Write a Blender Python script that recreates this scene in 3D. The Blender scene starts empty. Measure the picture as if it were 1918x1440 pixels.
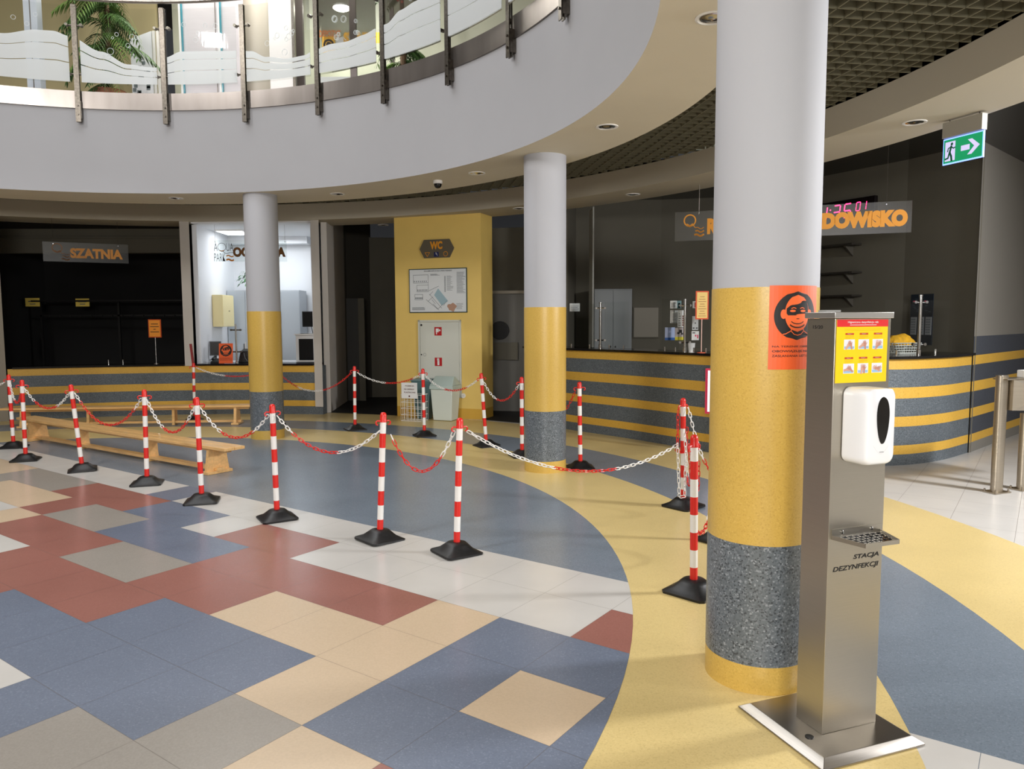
import bpy, bmesh, math, random
from mathutils import Vector, Matrix
random.seed(7)
S = bpy.context.scene
COL = S.collection
PI = math.pi
# ---------------------------------------------------------------- camera
RV, UV, FV = Vector((1, 0, -.0044)).normalized(), Vector((.004, .0856, .9963)), Vector((0, .9963, -.0856))
FV.normalize(); RV = (RV - FV * RV.dot(FV)).normalized(); UV = RV.cross(FV)
FPX = 1406.3
EYE = Vector((0, 0, 1.6))
cd = bpy.data.cameras.new('camera'); cam = bpy.data.objects.new('camera', cd); COL.objects.link(cam)
cam.matrix_world = Matrix(((RV.x, UV.x, -FV.x, EYE.x), (RV.y, UV.y, -FV.y, EYE.y), (RV.z, UV.z, -FV.z, EYE.z), (0, 0, 0, 1)))
cd.sensor_width = 36; cd.lens = FPX / 1918 * 36; cd.clip_start = .02; cd.clip_end = 100
S.camera = cam
# ---------------------------------------------------------------- light
S.view_settings.view_transform = 'Standard'; S.view_settings.look = 'None'
S.view_settings.exposure = 0.6; S.view_settings.gamma = 1
S.view_settings.use_curve_mapping = False
W = bpy.data.worlds.new('world'); S.world = W; W.use_nodes = True
W.node_tree.nodes['Background'].inputs[0].default_value = (.9, .93, 1, 1)
W.node_tree.nodes['Background'].inputs[1].default_value = .03
def area(name, loc, target, size, power, color=(1, 1, 1), sy=None):
    l = bpy.data.lights.new(name, 'AREA'); l.energy = power; l.color = color; l.size = size
    if sy: l.shape = 'RECTANGLE'; l.size_y = sy
    o = bpy.data.objects.new(name, l); COL.objects.link(o); o.location = loc
    o.rotation_euler = (Vector(target) - Vector(loc)).to_track_quat('-Z', 'Y').to_euler()
    return o
area('atrium_skylight', (-4.2, 7.3, 8.3), (-4.2, 5.6, 0), 4.6, 175, (.93, .96, 1))
area('atrium_floodlight', (-7.2, 5.0, 7.2), (-1.5, 9, 3.6), .26, 70, (1, .97, .94))
area('entrance_lamp', (6.6, 4.6, 3.15), (1.8, 4.8, .2), .6, 235, (.98, .98, 1))
area('foyer_fill', (-.6, -3.4, 3.1), (-1.2, 8, 1.2), 3.4, 320, (1, .985, .97), 1.2)  # large soft fill added behind the viewer to lift camera-facing surfaces
area('back_wall_fill', (-4.6, 2.2, 5.6), (-2.4, 13, 1.3), 1.2, 155, (1, .97, .93))  # added fill that brightens the dim walls below the balcony
area('side_hall_fill', (7.6, 1.6, 3.4), (7.4, 1.8, .0), 1.4, 150, (1, .98, .96))  # added fill for the east wall, right floor and steel reflections
area('guard_room_tube', (-4.5, 14.3, 3.2), (-4.5, 14.3, 0), .9, 14, (.93, .97, 1))
area('gallery_lamp', (-3.5, 11.6, 7.3), (-3.5, 11.8, 4.5), 3.5, 150, (1, .97, .9), 1.2)
# ---------------------------------------------------------------- helpers
def ray(x, y): return FV * FPX + RV * (x - 959) - UV * (y - 720)
def G(x, y, z=0.):
    d = ray(x, y); t = (z - 1.6) / d.z
    return Vector((d.x * t, d.y * t, z))
def AT(x, y, Y):
    d = ray(x, y); t = Y / d.y
    return EYE + d * t
def WP(x, y, A, B):           # point where the sight line meets the upright plane through A and B: (u, z)
    d = ray(x, y); ux, uy = B[0] - A[0], B[1] - A[1]; L = math.hypot(ux, uy); ux /= L; uy /= L
    nx, ny = -uy, ux
    t = (A[0] * nx + A[1] * ny) / (d.x * nx + d.y * ny)
    return (d.x * t - A[0]) * ux + (d.y * t - A[1]) * uy, 1.6 + d.z * t
def CYL(x, y, C, R):          # far hit on a round wall
    d = ray(x, y); a = d.x ** 2 + d.y ** 2; b = -(d.x * C[0] + d.y * C[1]); c = C[0] ** 2 + C[1] ** 2 - R * R
    t = (-b + math.sqrt(max(0, b * b - a * c))) / a
    return Vector((d.x * t, d.y * t, 1.6 + d.z * t))
def lin(c):
    return tuple(((v / 255) / 12.92 if v <= 10 else (((v / 255) + .055) / 1.055) ** 2.4) for v in c) + (1,)
MATS = {}
def mat(name, rgb, rough=.5, metal=0., spec=.5, noise=None, emit=0, bump=0, coat=0, aniso=0, alpha=1):
    if name in MATS: return MATS[name]
    m = bpy.data.materials.new(name); m.use_nodes = True; nt = m.node_tree; b = nt.nodes['Principled BSDF']
    c = lin(rgb)
    b.inputs['Base Color'].default_value = c; b.inputs['Roughness'].default_value = rough
    b.inputs['Metallic'].default_value = metal; b.inputs['Specular IOR Level'].default_value = spec
    b.inputs['Coat Weight'].default_value = coat; b.inputs['Coat Roughness'].default_value = .12
    if aniso: b.inputs['Anisotropic'].default_value = aniso
    if alpha < 1: b.inputs['Alpha'].default_value = alpha
    if emit:
        b.inputs['Emission Color'].default_value = c; b.inputs['Emission Strength'].default_value = emit
    tc = nt.nodes.new('ShaderNodeTexCoord')
    if noise:
        sc, amt = noise[0], noise[1]
        n = nt.nodes.new('ShaderNodeTexNoise'); n.inputs['Scale'].default_value = sc; n.inputs['Detail'].default_value = noise[2] if len(noise) > 2 else 4
        if len(noise) > 3:
            mp = nt.nodes.new('ShaderNodeMapping'); mp.inputs['Scale'].default_value = noise[3]
            nt.links.new(tc.outputs['Object'], mp.inputs[0]); nt.links.new(mp.outputs[0], n.inputs['Vector'])
        else: nt.links.new(tc.outputs['Object'], n.inputs['Vector'])
        r = nt.nodes.new('ShaderNodeValToRGB')
        r.color_ramp.elements[0].position = .35; r.color_ramp.elements[1].position = .65
        r.color_ramp.elements[0].color = tuple(v * (1 - amt) for v in c[:3]) + (1,)
        r.color_ramp.elements[1].color = tuple(min(1, v * (1 + amt)) for v in c[:3]) + (1,)
        nt.links.new(n.outputs[0], r.inputs[0]); nt.links.new(r.outputs[0], b.inputs['Base Color'])
        if bump:
            bp = nt.nodes.new('ShaderNodeBump'); bp.inputs['Strength'].default_value = bump; bp.inputs['Distance'].default_value = .002
            nt.links.new(n.outputs[0], bp.inputs['Height']); nt.links.new(bp.outputs[0], b.inputs['Normal'])
    MATS[name] = m
    return m
def speckled(name, base, dark, light, scale=160, amt=.5, rough=.28, coat=0):
    """chip terrazzo vinyl: base colour with fine dark and pale chips"""
    m = mat(name, base, rough, coat=coat); nt = m.node_tree; b = nt.nodes['Principled BSDF']
    tc = nt.nodes.new('ShaderNodeTexCoord')
    v = nt.nodes.new('ShaderNodeTexVoronoi'); v.inputs['Scale'].default_value = scale
    nt.links.new(tc.outputs['Object'], v.inputs['Vector'])
    sep = nt.nodes.new('ShaderNodeSeparateColor'); nt.links.new(v.outputs['Color'], sep.inputs[0])
    r = nt.nodes.new('ShaderNodeValToRGB'); r.color_ramp.interpolation = 'CONSTANT'
    B, D, Lc = lin(base), lin(dark), lin(light)
    mix = lambda a, c, t: tuple(a[i] * (1 - t) + c[i] * t for i in range(3)) + (1,)
    e = r.color_ramp.elements; e[0].position = 0; e[0].color = mix(B, D, amt)
    e[1].position = .12; e[1].color = mix(B, D, amt * .35)
    x = e.new(.32); x.color = B
    x = e.new(.78); x.color = mix(B, Lc, amt * .25)
    x = e.new(.94); x.color = mix(B, Lc, amt * .8)
    nt.links.new(sep.outputs[0], r.inputs[0])
    n = nt.nodes.new('ShaderNodeTexNoise'); n.inputs['Scale'].default_value = 1.3; n.inputs['Detail'].default_value = 6
    nt.links.new(tc.outputs['Object'], n.inputs['Vector'])
    mr = nt.nodes.new('ShaderNodeMapRange'); mr.inputs[1].default_value = .3; mr.inputs[2].default_value = .7
    mr.inputs[3].default_value = .93; mr.inputs[4].default_value = 1.04
    nt.links.new(n.outputs[0], mr.inputs[0])
    mx = nt.nodes.new('ShaderNodeMix'); mx.data_type = 'RGBA'; mx.blend_type = 'MULTIPLY'; mx.inputs[0].default_value = 1
    nt.links.new(r.outputs[0], mx.inputs[6]); nt.links.new(mr.outputs[0], mx.inputs[7])
    nt.links.new(mx.outputs[2], b.inputs['Base Color'])
    return m
def glassy(name, tint=(1, 1, 1), gloss=.12, frost=0., fcol=(.8, .82, .83)):
    if name in MATS: return MATS[name]
    m = bpy.data.materials.new(name); m.use_nodes = True; nt = m.node_tree; nt.nodes.clear()
    out = nt.nodes.new('ShaderNodeOutputMaterial'); t = nt.nodes.new('ShaderNodeBsdfTransparent'); t.inputs[0].default_value = (*tint, 1)
    g = nt.nodes.new('ShaderNodeBsdfGlossy'); g.inputs['Roughness'].default_value = .02 if not frost else .3
    fr = nt.nodes.new('ShaderNodeFresnel'); fr.inputs[0].default_value = 1.5
    ml = nt.nodes.new('ShaderNodeMath'); ml.operation = 'MULTIPLY'; ml.inputs[1].default_value = gloss * 8
    nt.links.new(fr.outputs[0], ml.inputs[0])
    ml.use_clamp = True
    a = nt.nodes.new('ShaderNodeMixShader'); nt.links.new(ml.outputs[0], a.inputs[0]); nt.links.new(t.outputs[0], a.inputs[1]); nt.links.new(g.outputs[0], a.inputs[2])
    last = a
    if frost:
        d = nt.nodes.new('ShaderNodeBsdfDiffuse'); d.inputs[0].default_value = (*fcol, 1)
        tr = nt.nodes.new('ShaderNodeBsdfTranslucent'); tr.inputs[0].default_value = (*fcol, 1)
        h = nt.nodes.new('ShaderNodeMixShader'); h.inputs[0].default_value = .5; nt.links.new(d.outputs[0], h.inputs[1]); nt.links.new(tr.outputs[0], h.inputs[2])
        last = nt.nodes.new('ShaderNodeMixShader'); last.inputs[0].default_value = frost
        nt.links.new(a.outputs[0], last.inputs[1]); nt.links.new(h.outputs[0], last.inputs[2])
    nt.links.new(last.outputs[0], out.inputs[0]); MATS[name] = m
    return m

class MB:
    """collects boxes, prisms, tubes; build() links them as one mesh"""
    def __init__(s): s.v = []; s.f = []; s.m = []; s.k = 0
    def face(s, idx, m=None): s.f.append(tuple(idx)); s.m.append(s.k if m is None else m)
    def add(s, vs, fs, m=None):
        n = len(s.v); s.v += [Vector(p) for p in vs]
        for f in fs: s.face([i + n for i in f], m)
        return s
    def box(s, c, d, rz=0, m=None, M=None):
        vs = []
        for z in (-1, 1):
            for y in (-1, 1):
                for x in (-1, 1): vs.append(Vector((x * d[0] / 2, y * d[1] / 2, z * d[2] / 2)))
        R = M or Matrix.Rotation(rz, 3, 'Z')
        vs = [R @ p + Vector(c) for p in vs]
        return s.add(vs, [(0, 2, 3, 1), (4, 5, 7, 6), (0, 1, 5, 4), (2, 6, 7, 3), (0, 4, 6, 2), (1, 3, 7, 5)], m)
    def bar(s, a, b, w, h, up=(0, 0, 1), m=None):
        a, b = Vector(a), Vector(b); d = (b - a); L = d.length; d.normalize(); r = d.cross(Vector(up))
        if r.length < 1e-4: r = d.cross(Vector((1, 0, 0)))
        r.normalize(); u = r.cross(d)
        return s.box((a + b) / 2, (L, w, h), M=Matrix((d, -r, u)).transposed(), m=m)
    def tube(s, pts, r, n=10, cap=True, closed=False, m=None):
        pts = [Vector(p) for p in pts]; N = len(pts); base = len(s.v)
        t0 = (pts[1] - pts[0]).normalized(); up = Vector((0, 0, 1)) if abs(t0.z) < .9 else Vector((1, 0, 0))
        for i, p in enumerate(pts):
            if closed: t = (pts[(i + 1) % N] - pts[i - 1]).normalized()
            else: t = (pts[min(i + 1, N - 1)] - pts[max(i - 1, 0)]).normalized()
            x = up - t * up.dot(t)
            x.normalize(); up = x; y = t.cross(x)
            rr = r[i] if isinstance(r, (list, tuple)) else r
            for k in range(n):
                a = 2 * PI * k / n; s.v.append(p + (x * math.cos(a) + y * math.sin(a)) * rr)
        for i in range(N if closed else N - 1):
            for k in range(n):
                a = base + i * n + k; b = base + i * n + (k + 1) % n; j = (i + 1) % N
                s.face((a, b, base + j * n + (k + 1) % n, base + j * n + k), m)
        if cap and not closed:
            s.face([base + k for k in range(n)][::-1], m); s.face([base + (N - 1) * n + k for k in range(n)], m)
        return s
    def lathe(s, prof, n=24, c=(0, 0, 0), m=None, sx=1, sy=1):
        base = len(s.v)
        for r, z in prof:
            for k in range(n):
                a = 2 * PI * k / n; s.v.append(Vector((c[0] + r * math.cos(a) * sx, c[1] + r * math.sin(a) * sy, c[2] + z)))
        for i in range(len(prof) - 1):
            for k in range(n):
                mm = m[i] if isinstance(m, (list, tuple)) else m
                s.face((base + i * n + k, base + i * n + (k + 1) % n, base + (i + 1) * n + (k + 1) % n, base + (i + 1) * n + k), mm)
        m0 = m[0] if isinstance(m, (list, tuple)) else m; m1 = m[-1] if isinstance(m, (list, tuple)) else m
        s.face([base + k for k in range(n)][::-1], m0); s.face([base + (len(prof) - 1) * n + k for k in range(n)], m1)
        return s
    def prism(s, poly, z0, z1, m=None):
        n = len(poly); b = len(s.v)
        s.v += [Vector((p[0], p[1], z0)) for p in poly] + [Vector((p[0], p[1], z1)) for p in poly]
        s.face([b + i for i in range(n)][::-1], m); s.face([b + n + i for i in range(n)], m)
        for i in range(n): s.face((b + i, b + (i + 1) % n, b + n + (i + 1) % n, b + n + i), m)
        return s
    def band(s, pts, levels, mats, flip=False):
        """upright strip along pts (xy), rows between levels"""
        b = len(s.v); n = len(pts)
        for z in levels: s.v += [Vector((p[0], p[1], z)) for p in pts]
        for j in range(len(levels) - 1):
            for i in range(n - 1):
                q = (b + j * n + i, b + j * n + i + 1, b + (j + 1) * n + i + 1, b + (j + 1) * n + i)
                s.face(q[::-1] if flip else q, mats[j])
        return s
    def build(s, name, mats, parent=None, smooth=False, origin=None, bevel=0):
        me = bpy.data.meshes.new(name)
        o0 = Vector(origin) if origin is not None else Vector()
        me.from_pydata([p - o0 for p in s.v], [], s.f)
        if not isinstance(mats, (list, tuple)): mats = [mats]
        for m in mats: me.materials.append(m)
        for p, k in zip(me.polygons, s.m): p.material_index = k; p.use_smooth = bool(smooth)
        if smooth:
            try: me.set_sharp_from_angle(angle=.7)
            except Exception: pass
        me.update()
        o = bpy.data.objects.new(name, me); COL.objects.link(o)
        if parent: o.parent = parent
        elif origin is not None: o.location = o0
        if bevel:
            md = o.modifiers.new('bevel', 'BEVEL'); md.width = bevel; md.segments = 3; md.limit_method = 'ANGLE'
            for p in me.polygons: p.use_smooth = True
            try: me.set_sharp_from_angle(angle=1.4)
            except Exception: pass
        return o
def tag(o, label, cat, group=None):
    o['label'] = label; o['category'] = cat
    if group: o['group'] = group
    return o
def struct(o): o['kind'] = 'structure'; return o
def thing(name, loc, label, cat, group=None, rz=0):
    o = bpy.data.objects.new(name, None); COL.objects.link(o); o.location = loc; o.rotation_euler = (0, 0, rz)
    o.empty_display_size = .1
    return tag(o, label, cat, group)
def curve_mesh(body, size=1, bold=0, ext=0, shear=0, align='LEFT', spacing=1.):
    cu = bpy.data.curves.new('t', 'FONT'); cu.body = body; cu.size = size; cu.offset = bold; cu.extrude = ext
    cu.shear = shear; cu.align_x = align; cu.space_character = spacing; cu.resolution_u = 4
    o = bpy.data.objects.new('t', cu); COL.objects.link(o); bpy.context.view_layer.update()
    me = bpy.data.meshes.new_from_object(o.evaluated_get(bpy.context.evaluated_depsgraph_get()))
    bpy.data.objects.remove(o); bpy.data.curves.remove(cu)
    return me
def frame(P, u):               # P: point on surface, u: direction along it; returns matrix: local x=u, local y=up, local z=out (towards -normal side)
    u = Vector((u[0], u[1], 0)).normalized(); w = Vector((0, 0, 1)); n = u.cross(w)
    M = Matrix((u, w, n)).transposed().to_4x4(); M.translation = Vector(P)
    return M
def lettering(mb, body, x, y, w, h, out, bold=0., shear=0, m=None, ext=.0008, spacing=1.):
    """adds letters to mb in a local x/y/z frame: fitted into w x h with lower-left at x, y"""
    me = curve_mesh(body, 1, bold, 0, shear, spacing=spacing)
    if not me.vertices: return
    xs = [v.co.x for v in me.vertices]; ys = [v.co.y for v in me.vertices]
    x0, x1, y0, y1 = min(xs), max(xs), min(ys), max(ys)
    n = len(mb.v)
    for v in me.vertices: mb.v.append(Vector((x + (v.co.x - x0) / (x1 - x0) * w, y + (v.co.y - y0) / (y1 - y0) * h, out)))
    for p in me.polygons: mb.face([i + n for i in p.vertices], m)
    bpy.data.meshes.remove(me)
def rect(mb, x0, x1, y0, y1, out, m=None):
    mb.add([(x0, y0, out), (x1, y0, out), (x1, y1, out), (x0, y1, out)], [(0, 1, 2, 3)], m)
def slab(mb, x0, x1, y0, y1, z0, z1, m=None):
    mb.box(((x0 + x1) / 2, (y0 + y1) / 2, (z0 + z1) / 2), (abs(x1 - x0), abs(y1 - y0), abs(z1 - z0)), m=m)
def disc(mb, cx, cy, r, out, n=24, m=None, r2=None):
    if r2 is None:
        b = len(mb.v); mb.v += [Vector((cx + r * math.cos(2 * PI * k / n), cy + r * math.sin(2 * PI * k / n), out)) for k in range(n)]
        mb.face([b + k for k in range(n)], m)
    else:
        b = len(mb.v)
        for q in (r, r2): mb.v += [Vector((cx + q * math.cos(2 * PI * k / n), cy + q * math.sin(2 * PI * k / n), out)) for k in range(n)]
        for k in range(n): mb.face((b + n + k, b + k, b + (k + 1) % n, b + n + (k + 1) % n), m)
def stroke(mb, pts, w, out, m=None):
    for a, c in zip(pts[:-1], pts[1:]):
        a, c = Vector(a), Vector(c); d = c - a
        if d.length < 1e-6: continue
        d.normalize(); p = Vector((-d.y, d.x)) * w / 2; a = a - d * w * .3; c = c + d * w * .3
        mb.add([(a.x - p.x, a.y - p.y, out), (c.x - p.x, c.y - p.y, out), (c.x + p.x, c.y + p.y, out), (a.x + p.x, a.y + p.y, out)], [(0, 1, 2, 3)], m)
def place(mb, M): mb.v = [M @ p for p in mb.v]; return mb

# ---------------------------------------------------------------- materials
YEL, GRY = (226, 188, 98), (112, 122, 133)
m_yel = speckled('yellow_vinyl', (214, 191, 131), (166, 140, 86), (240, 220, 160), 170, .22, .3)
m_gry = speckled('blue_grey_vinyl', (118, 129, 141), (84, 92, 102), (160, 168, 180), 170, .25, .26)
m_gryc = speckled('grey_chip_vinyl', (102, 109, 115), (38, 42, 46), (170, 176, 182), 150, .7, .35)
m_yelc = speckled('yellow_column_vinyl', (206, 170, 84), (168, 128, 50), (232, 200, 120), 170, .25, .33)
m_ystr = speckled('yellow_counter_stripe', (214, 168, 66), (160, 120, 40), (230, 196, 104), 150, .3, .5)
m_gstr = speckled('grey_counter_stripe', (92, 100, 106), (40, 44, 48), (150, 155, 160), 150, .6, .5)
m_wall = mat('off_white_paint', (196, 190, 182), .75, noise=(2.2, .02))
m_fascia = mat('white_plaster', (158, 158, 161), .8, noise=(1.5, .015))
m_soffit = mat('cream_plaster', (214, 205, 184), .8, noise=(1.5, .02))
m_dim = mat('taupe_paint', (150, 142, 128), .85, noise=(2.2, .03))
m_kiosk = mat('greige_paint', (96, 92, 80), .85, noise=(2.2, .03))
m_darkroom = mat('unlit_room_shade', (26, 25, 25), .9)  # darkness of the unlit cloakroom put into its wall colour
m_black = mat('matt_black', (12, 12, 13), .6)
m_blackgloss = mat('glossy_black_panel', (10, 10, 10), .12)
m_white = mat('bright_white_paint', (232, 234, 238), .7)
m_ywall = mat('yellow_wall_paint', (226, 194, 108), .6, noise=(3, .02))
m_grille = mat('dark_olive_louvre', (112, 108, 88), .6)
m_colw = mat('column_white_paint', (174, 175, 180), .7, noise=(1.5, .01))
m_steel = mat('brushed_steel', (168, 162, 154), .3, 1., noise=(6, .05, 3, (1, 1, 60)), aniso=.5)
m_steeld = mat('dark_brushed_steel', (112, 106, 98), .34, 1., noise=(40, .2))
m_chrome = mat('polished_steel', (205, 205, 205), .14, 1.)
m_red = mat('signal_red_plastic', (214, 38, 30), .35); m_wht = mat('white_plastic', (232, 230, 226), .35)
m_rub = mat('black_rubber', (20, 20, 21), .42, noise=(60, .3))
m_pine = mat('varnished_pine', (226, 180, 118), .35, noise=(5, .1, 4, (1, 7, 7)), coat=.3)
m_paper = mat('white_paper', (226, 226, 224), .6); m_ink = mat('black_ink', (26, 24, 24), .6)
m_orange = mat('orange_poster', (240, 98, 40), .5); m_orl = mat('orange_letter', (226, 150, 36), .45)
m_brown = mat('dark_brown_print', (52, 34, 28), .5)
m_glass = glassy('clear_glass', (.93, .95, .94), .1); m_acryl = glassy('smoked_acrylic', (.82, .82, .8), .1, .07, (.6, .58, .52))
m_frost = glassy('frosted_glass', (.9, .92, .92), .06, .93, (.82, .85, .86))
m_handles = mat('grout_grey', (112, 104, 96), .8)
T = {'w': mat('tile_white', (199, 196, 191), .24, noise=(3, .03)), 'b': speckled('tile_blue_grey', (110, 119, 137), (88, 96, 110), (165, 172, 186), 170, .2, .24),
     'r': speckled('tile_brick_red', (152, 102, 92), (126, 82, 74), (172, 128, 118), 180, .18, .24), 'g': mat('tile_warm_grey', (152, 146, 138), .26, noise=(120, .05)),
     'e': mat('tile_beige', (202, 180, 152), .26, noise=(100, .03))}

# ---------------------------------------------------------------- floor
TS = .44085; TO = Vector((-.941, 3.4627)); TA = Vector((.81383, -.5811)); TB = Vector((.5811, .81383))
def tp(a, b): return TO + TA * a * TS + TB * b * TS
ROWS = {3: 'w', 2: 'w', 1: 'w', 0: 'w', -1: 'w', -2: 'w', -3: 'w'}
def tile_kind(i, j):
    if j == 3: return 'b' if i == -9 else 'w'
    if j == 2: return 'e' if i <= -15 else 'g' if i <= -12 else 'r' if i <= -9 else 'b' if i <= -7 else 'w' if i == -6 else 'r' if i <= -4 else 'w' if i <= 1 else 'r'
    if j == 1: return 'g' if i <= -14 else 'e' if i <= -11 else 'r' if i == -10 else 'g' if i <= -8 else 'b' if i <= -5 else 'r' if i <= -1 else 'e' if i == 0 else 'b'
    if j == 0: return 'w' if i <= -11 else 'e' if i == -10 else 'r' if i <= -7 else 'g' if i <= -5 else 'r' if i <= -3 else 'e' if i <= -1 else 'e' if i == 0 else 'b' if i == 1 else 'e' if i == 2 else 'b'
    if j == -1: return 'w' if i <= -8 else 'r' if i <= -4 else 'b' if i <= -1 else 'e' if i == 0 else 'b'
    if j == -2: return 'r' if i <= -6 else 'b' if i <= -1 else 'g' if i == 0 else 'e' if i == 1 else 'r' if i == 2 else 'b'
    if j == -3: return 'w' if i == -3 else 'b' if i <= -2 else 'g' if i <= 0 else 'e' if i <= 1 else 'b'
    return random.Random(i * 31 + j * 7).choice('wbrge')
def circle(C, R, n=180): return [Vector((C[0] + R * math.cos(2 * PI * k / n), C[1] + R * math.sin(2 * PI * k / n))) for k in range(n)]
def clip_circle(poly, C, R, n=180):
    C = Vector(C)
    if all((p - C).length < R * .999 for p in poly): return poly
    for k in range(n):
        a = C + Vector((math.cos(2 * PI * k / n), math.sin(2 * PI * k / n))) * R
        b = C + Vector((math.cos(2 * PI * (k + 1) / n), math.sin(2 * PI * (k + 1) / n))) * R
        poly = clip_half(poly, a, b)
        if len(poly) < 3: return []
    return poly
def clip_half(poly, a, b):     # keep left of a->b
    out = []; d = b - a
    side = lambda p: d.x * (p.y - a.y) - d.y * (p.x - a.x)
    for i, p in enumerate(poly):
        q = poly[(i + 1) % len(poly)]; sp, sq = side(p), side(q)
        if sp >= 0: out.append(p)
        if (sp >= 0) != (sq >= 0): out.append(p + (q - p) * (sp / (sp - sq)))
    return out
C1, R1 = (-4.82, 4.77), 5.532
C2, R2 = (-5.13, 4.48), 6.876
C3, R3 = (-5.13, 4.50), 7.662
R4 = 8.74
fm = [m_handles, T['w'], m_yel, m_gry, T['b'], T['r'], T['g'], T['e'], m_black]
fl = MB()
fl.add([(-14, -5, 0), (12, -5, 0), (12, 19, 0), (-14, 19, 0)], [(0, 1, 2, 3)], 0)
def flat(poly, z, m):
    if len(poly) > 2: fl.add([(p[0], p[1], z) for p in poly], [tuple(range(len(poly)))], m)
def tile(i, j, gap=.0011):
    return [tp(i + gap / TS, j + gap / TS), tp(i + 1 - gap / TS, j + gap / TS), tp(i + 1 - gap / TS, j + 1 - gap / TS), tp(i + gap / TS, j + 1 - gap / TS)]
for i in range(-30, 34):       # plain pale tiles around the rings
    for j in range(-26, 34):
        c = tp(i + .5, j + .5)
        if -13 < c.x < 11 and -4.5 < c.y < 18.5 and (c - Vector(C3)).length > R4 - .5: flat(tile(i, j), .0006, 1)
LA, LB = tp(0, 2), tp(1, 2)
def ring(C, R, z, m, half=None):
    p = circle(C, R)
    if half: p = clip_half(p, *half)
    flat(p, z, m)
flat(circle(C3, R4), .0012, 2)
flat(circle(C3, R3), .0018, 3)
pw = clip_circle([tp(-2, 2), tp(-2, -14), tp(14, -14), tp(14, 2)], C3, R4 - .01)
for i in range(-2, 16):        # pale tiles that interrupt the outer rings by the entrance
    for j in range(-16, 2):
        q = clip_circle(tile(i, j), C3, R4)
        flat(q, .0023, 1)
flat(circle(C2, R2), .0030, 2)
g1 = [p for p in circle(C1, R1)]
flat(clip_half(g1, tp(-30, 4), tp(30, 4)), .0038, 3)
flat(clip_half(g1, tp(30, 4), tp(-30, 4)), .0038, 0)
kk = {'w': 1, 'b': 4, 'r': 5, 'g': 6, 'e': 7}
for i in range(-26, 10):
    for j in range(-20, 4):
        q = clip_circle(tile(i, j, .0008), C1, R1)
        if len(q) > 2: flat(q, .0044, kk[tile_kind(i, j)])
# dark carpet in the two passages beside the yellow block
flat([Vector(p) for p in ((-3.40, 13.12), (-1.93, 12.58), (-1.0, 14.5), (-1.0, 18), (-3.2, 18))], .005, 8)
flat([Vector(p) for p in ((-.45, 11.98), (.5, 11.35), (1.5, 12.4), (1.5, 17), (-.9, 17))], .005, 8)
struct(fl.build('floor', fm))

# ---------------------------------------------------------------- balcony ring
CF, RF = (-4.41, 4.83), 5.25
CS, RS = (-4.34, 5.16), 5.85
ZS = 3.28; ZU = 4.56
N = 256
def ringpts(C, R, n=N, a0=0, a1=2 * PI): return [(C[0] + R * math.cos(a0 + (a1 - a0) * k / n), C[1] + R * math.sin(a0 + (a1 - a0) * k / n)) for k in range(n + 1)]
def annulus(mb, c1, r1, c2, r2, z, m=0, up=False, n=N):
    b = len(mb.v)
    for p in ringpts(c1, r1, n) + ringpts(c2, r2, n): mb.v.append(Vector((p[0], p[1], z)))
    for i in range(n):
        q = (b + i, b + i + 1, b + n + 1 + i + 1, b + n + 1 + i); mb.face(q if up else q[::-1], m)
w = MB(); w.band(ringpts(CF, RF), (ZS, ZU), [0], flip=True)
w.band(ringpts(CS, RS), (ZS, 3.62), [1]); annulus(w, CF, RF, CS, RS, ZS, 1)
annulus(w, CF, RF, CS, 9.6, ZU, 0, up=True)
struct(w.build('trim_1', [m_fascia, m_soffit], smooth=True))
CB, RB, RO = (-4.7, 4.85), 8.0, 8.78
w = MB(); w.band(ringpts(CB, RB), (ZS, 3.55), [0], flip=True); annulus(w, CB, RB, CB, RO, ZS, 0); w.band(ringpts(CB, RO), (ZS, 3.66), [0])
struct(w.build('trim_2', [mat('bulkhead_paint', (186, 178, 160), .85)], smooth=True))
# black slab over the louvre and glossy black ceiling beyond the bulkhead
w = MB(); annulus(w, CS, RS - .2, CB, RB + .1, 3.95, 0)
struct(w.build('ceiling_slab', m_black))
w = MB(); w.add([(-14, 12.2, 3.62), (10.5, 12.2, 3.62), (10.5, 19, 3.62), (-14, 19, 3.62)], [(3, 2, 1, 0)])
w.add([(3.1, -5, 3.62), (10.5, -5, 3.62), (10.5, 12.2, 3.62), (-.5, 12.2, 3.62), (2.6, 9.0, 3.62)], [(4, 3, 2, 1, 0)])
struct(w.build('ceiling', m_blackgloss))
# open-cell louvre ceiling
w = MB(); a0 = math.atan2(.021, .131); cell = .1325
for d in (0, 1):
    u = Vector((math.cos(a0 + d * PI / 2), math.sin(a0 + d * PI / 2))); nrm = Vector((-u.y, u.x))
    Cb = Vector(CB); o = Vector((2.193, 4.942))
    for k in range(-130, 100):
        P = o + nrm * (k * cell)
        def hits(C, R):
            q = P - Vector(C); b = q.dot(u); c = q.length_squared - R * R; D = b * b - c
            return None if D <= 0 else (-b - math.sqrt(D), -b + math.sqrt(D))
        ho = hits(CB, RB - .005); hi = hits(CS, RS + .005)
        if not ho: continue
        segs = [ho] if not hi else [(ho[0], min(hi[0], ho[1])), (max(hi[1], ho[0]), ho[1])]
        for t0, t1 in segs:
            if t1 - t0 < .02: continue
            a, b = P + u * t0, P + u * t1
            if max(a.y, b.y) < -3: continue
            w.bar((a.x, a.y, 3.59), (b.x, b.y, 3.59), .009, .085)
struct(w.build('ceiling_grid', m_grille))
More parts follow.
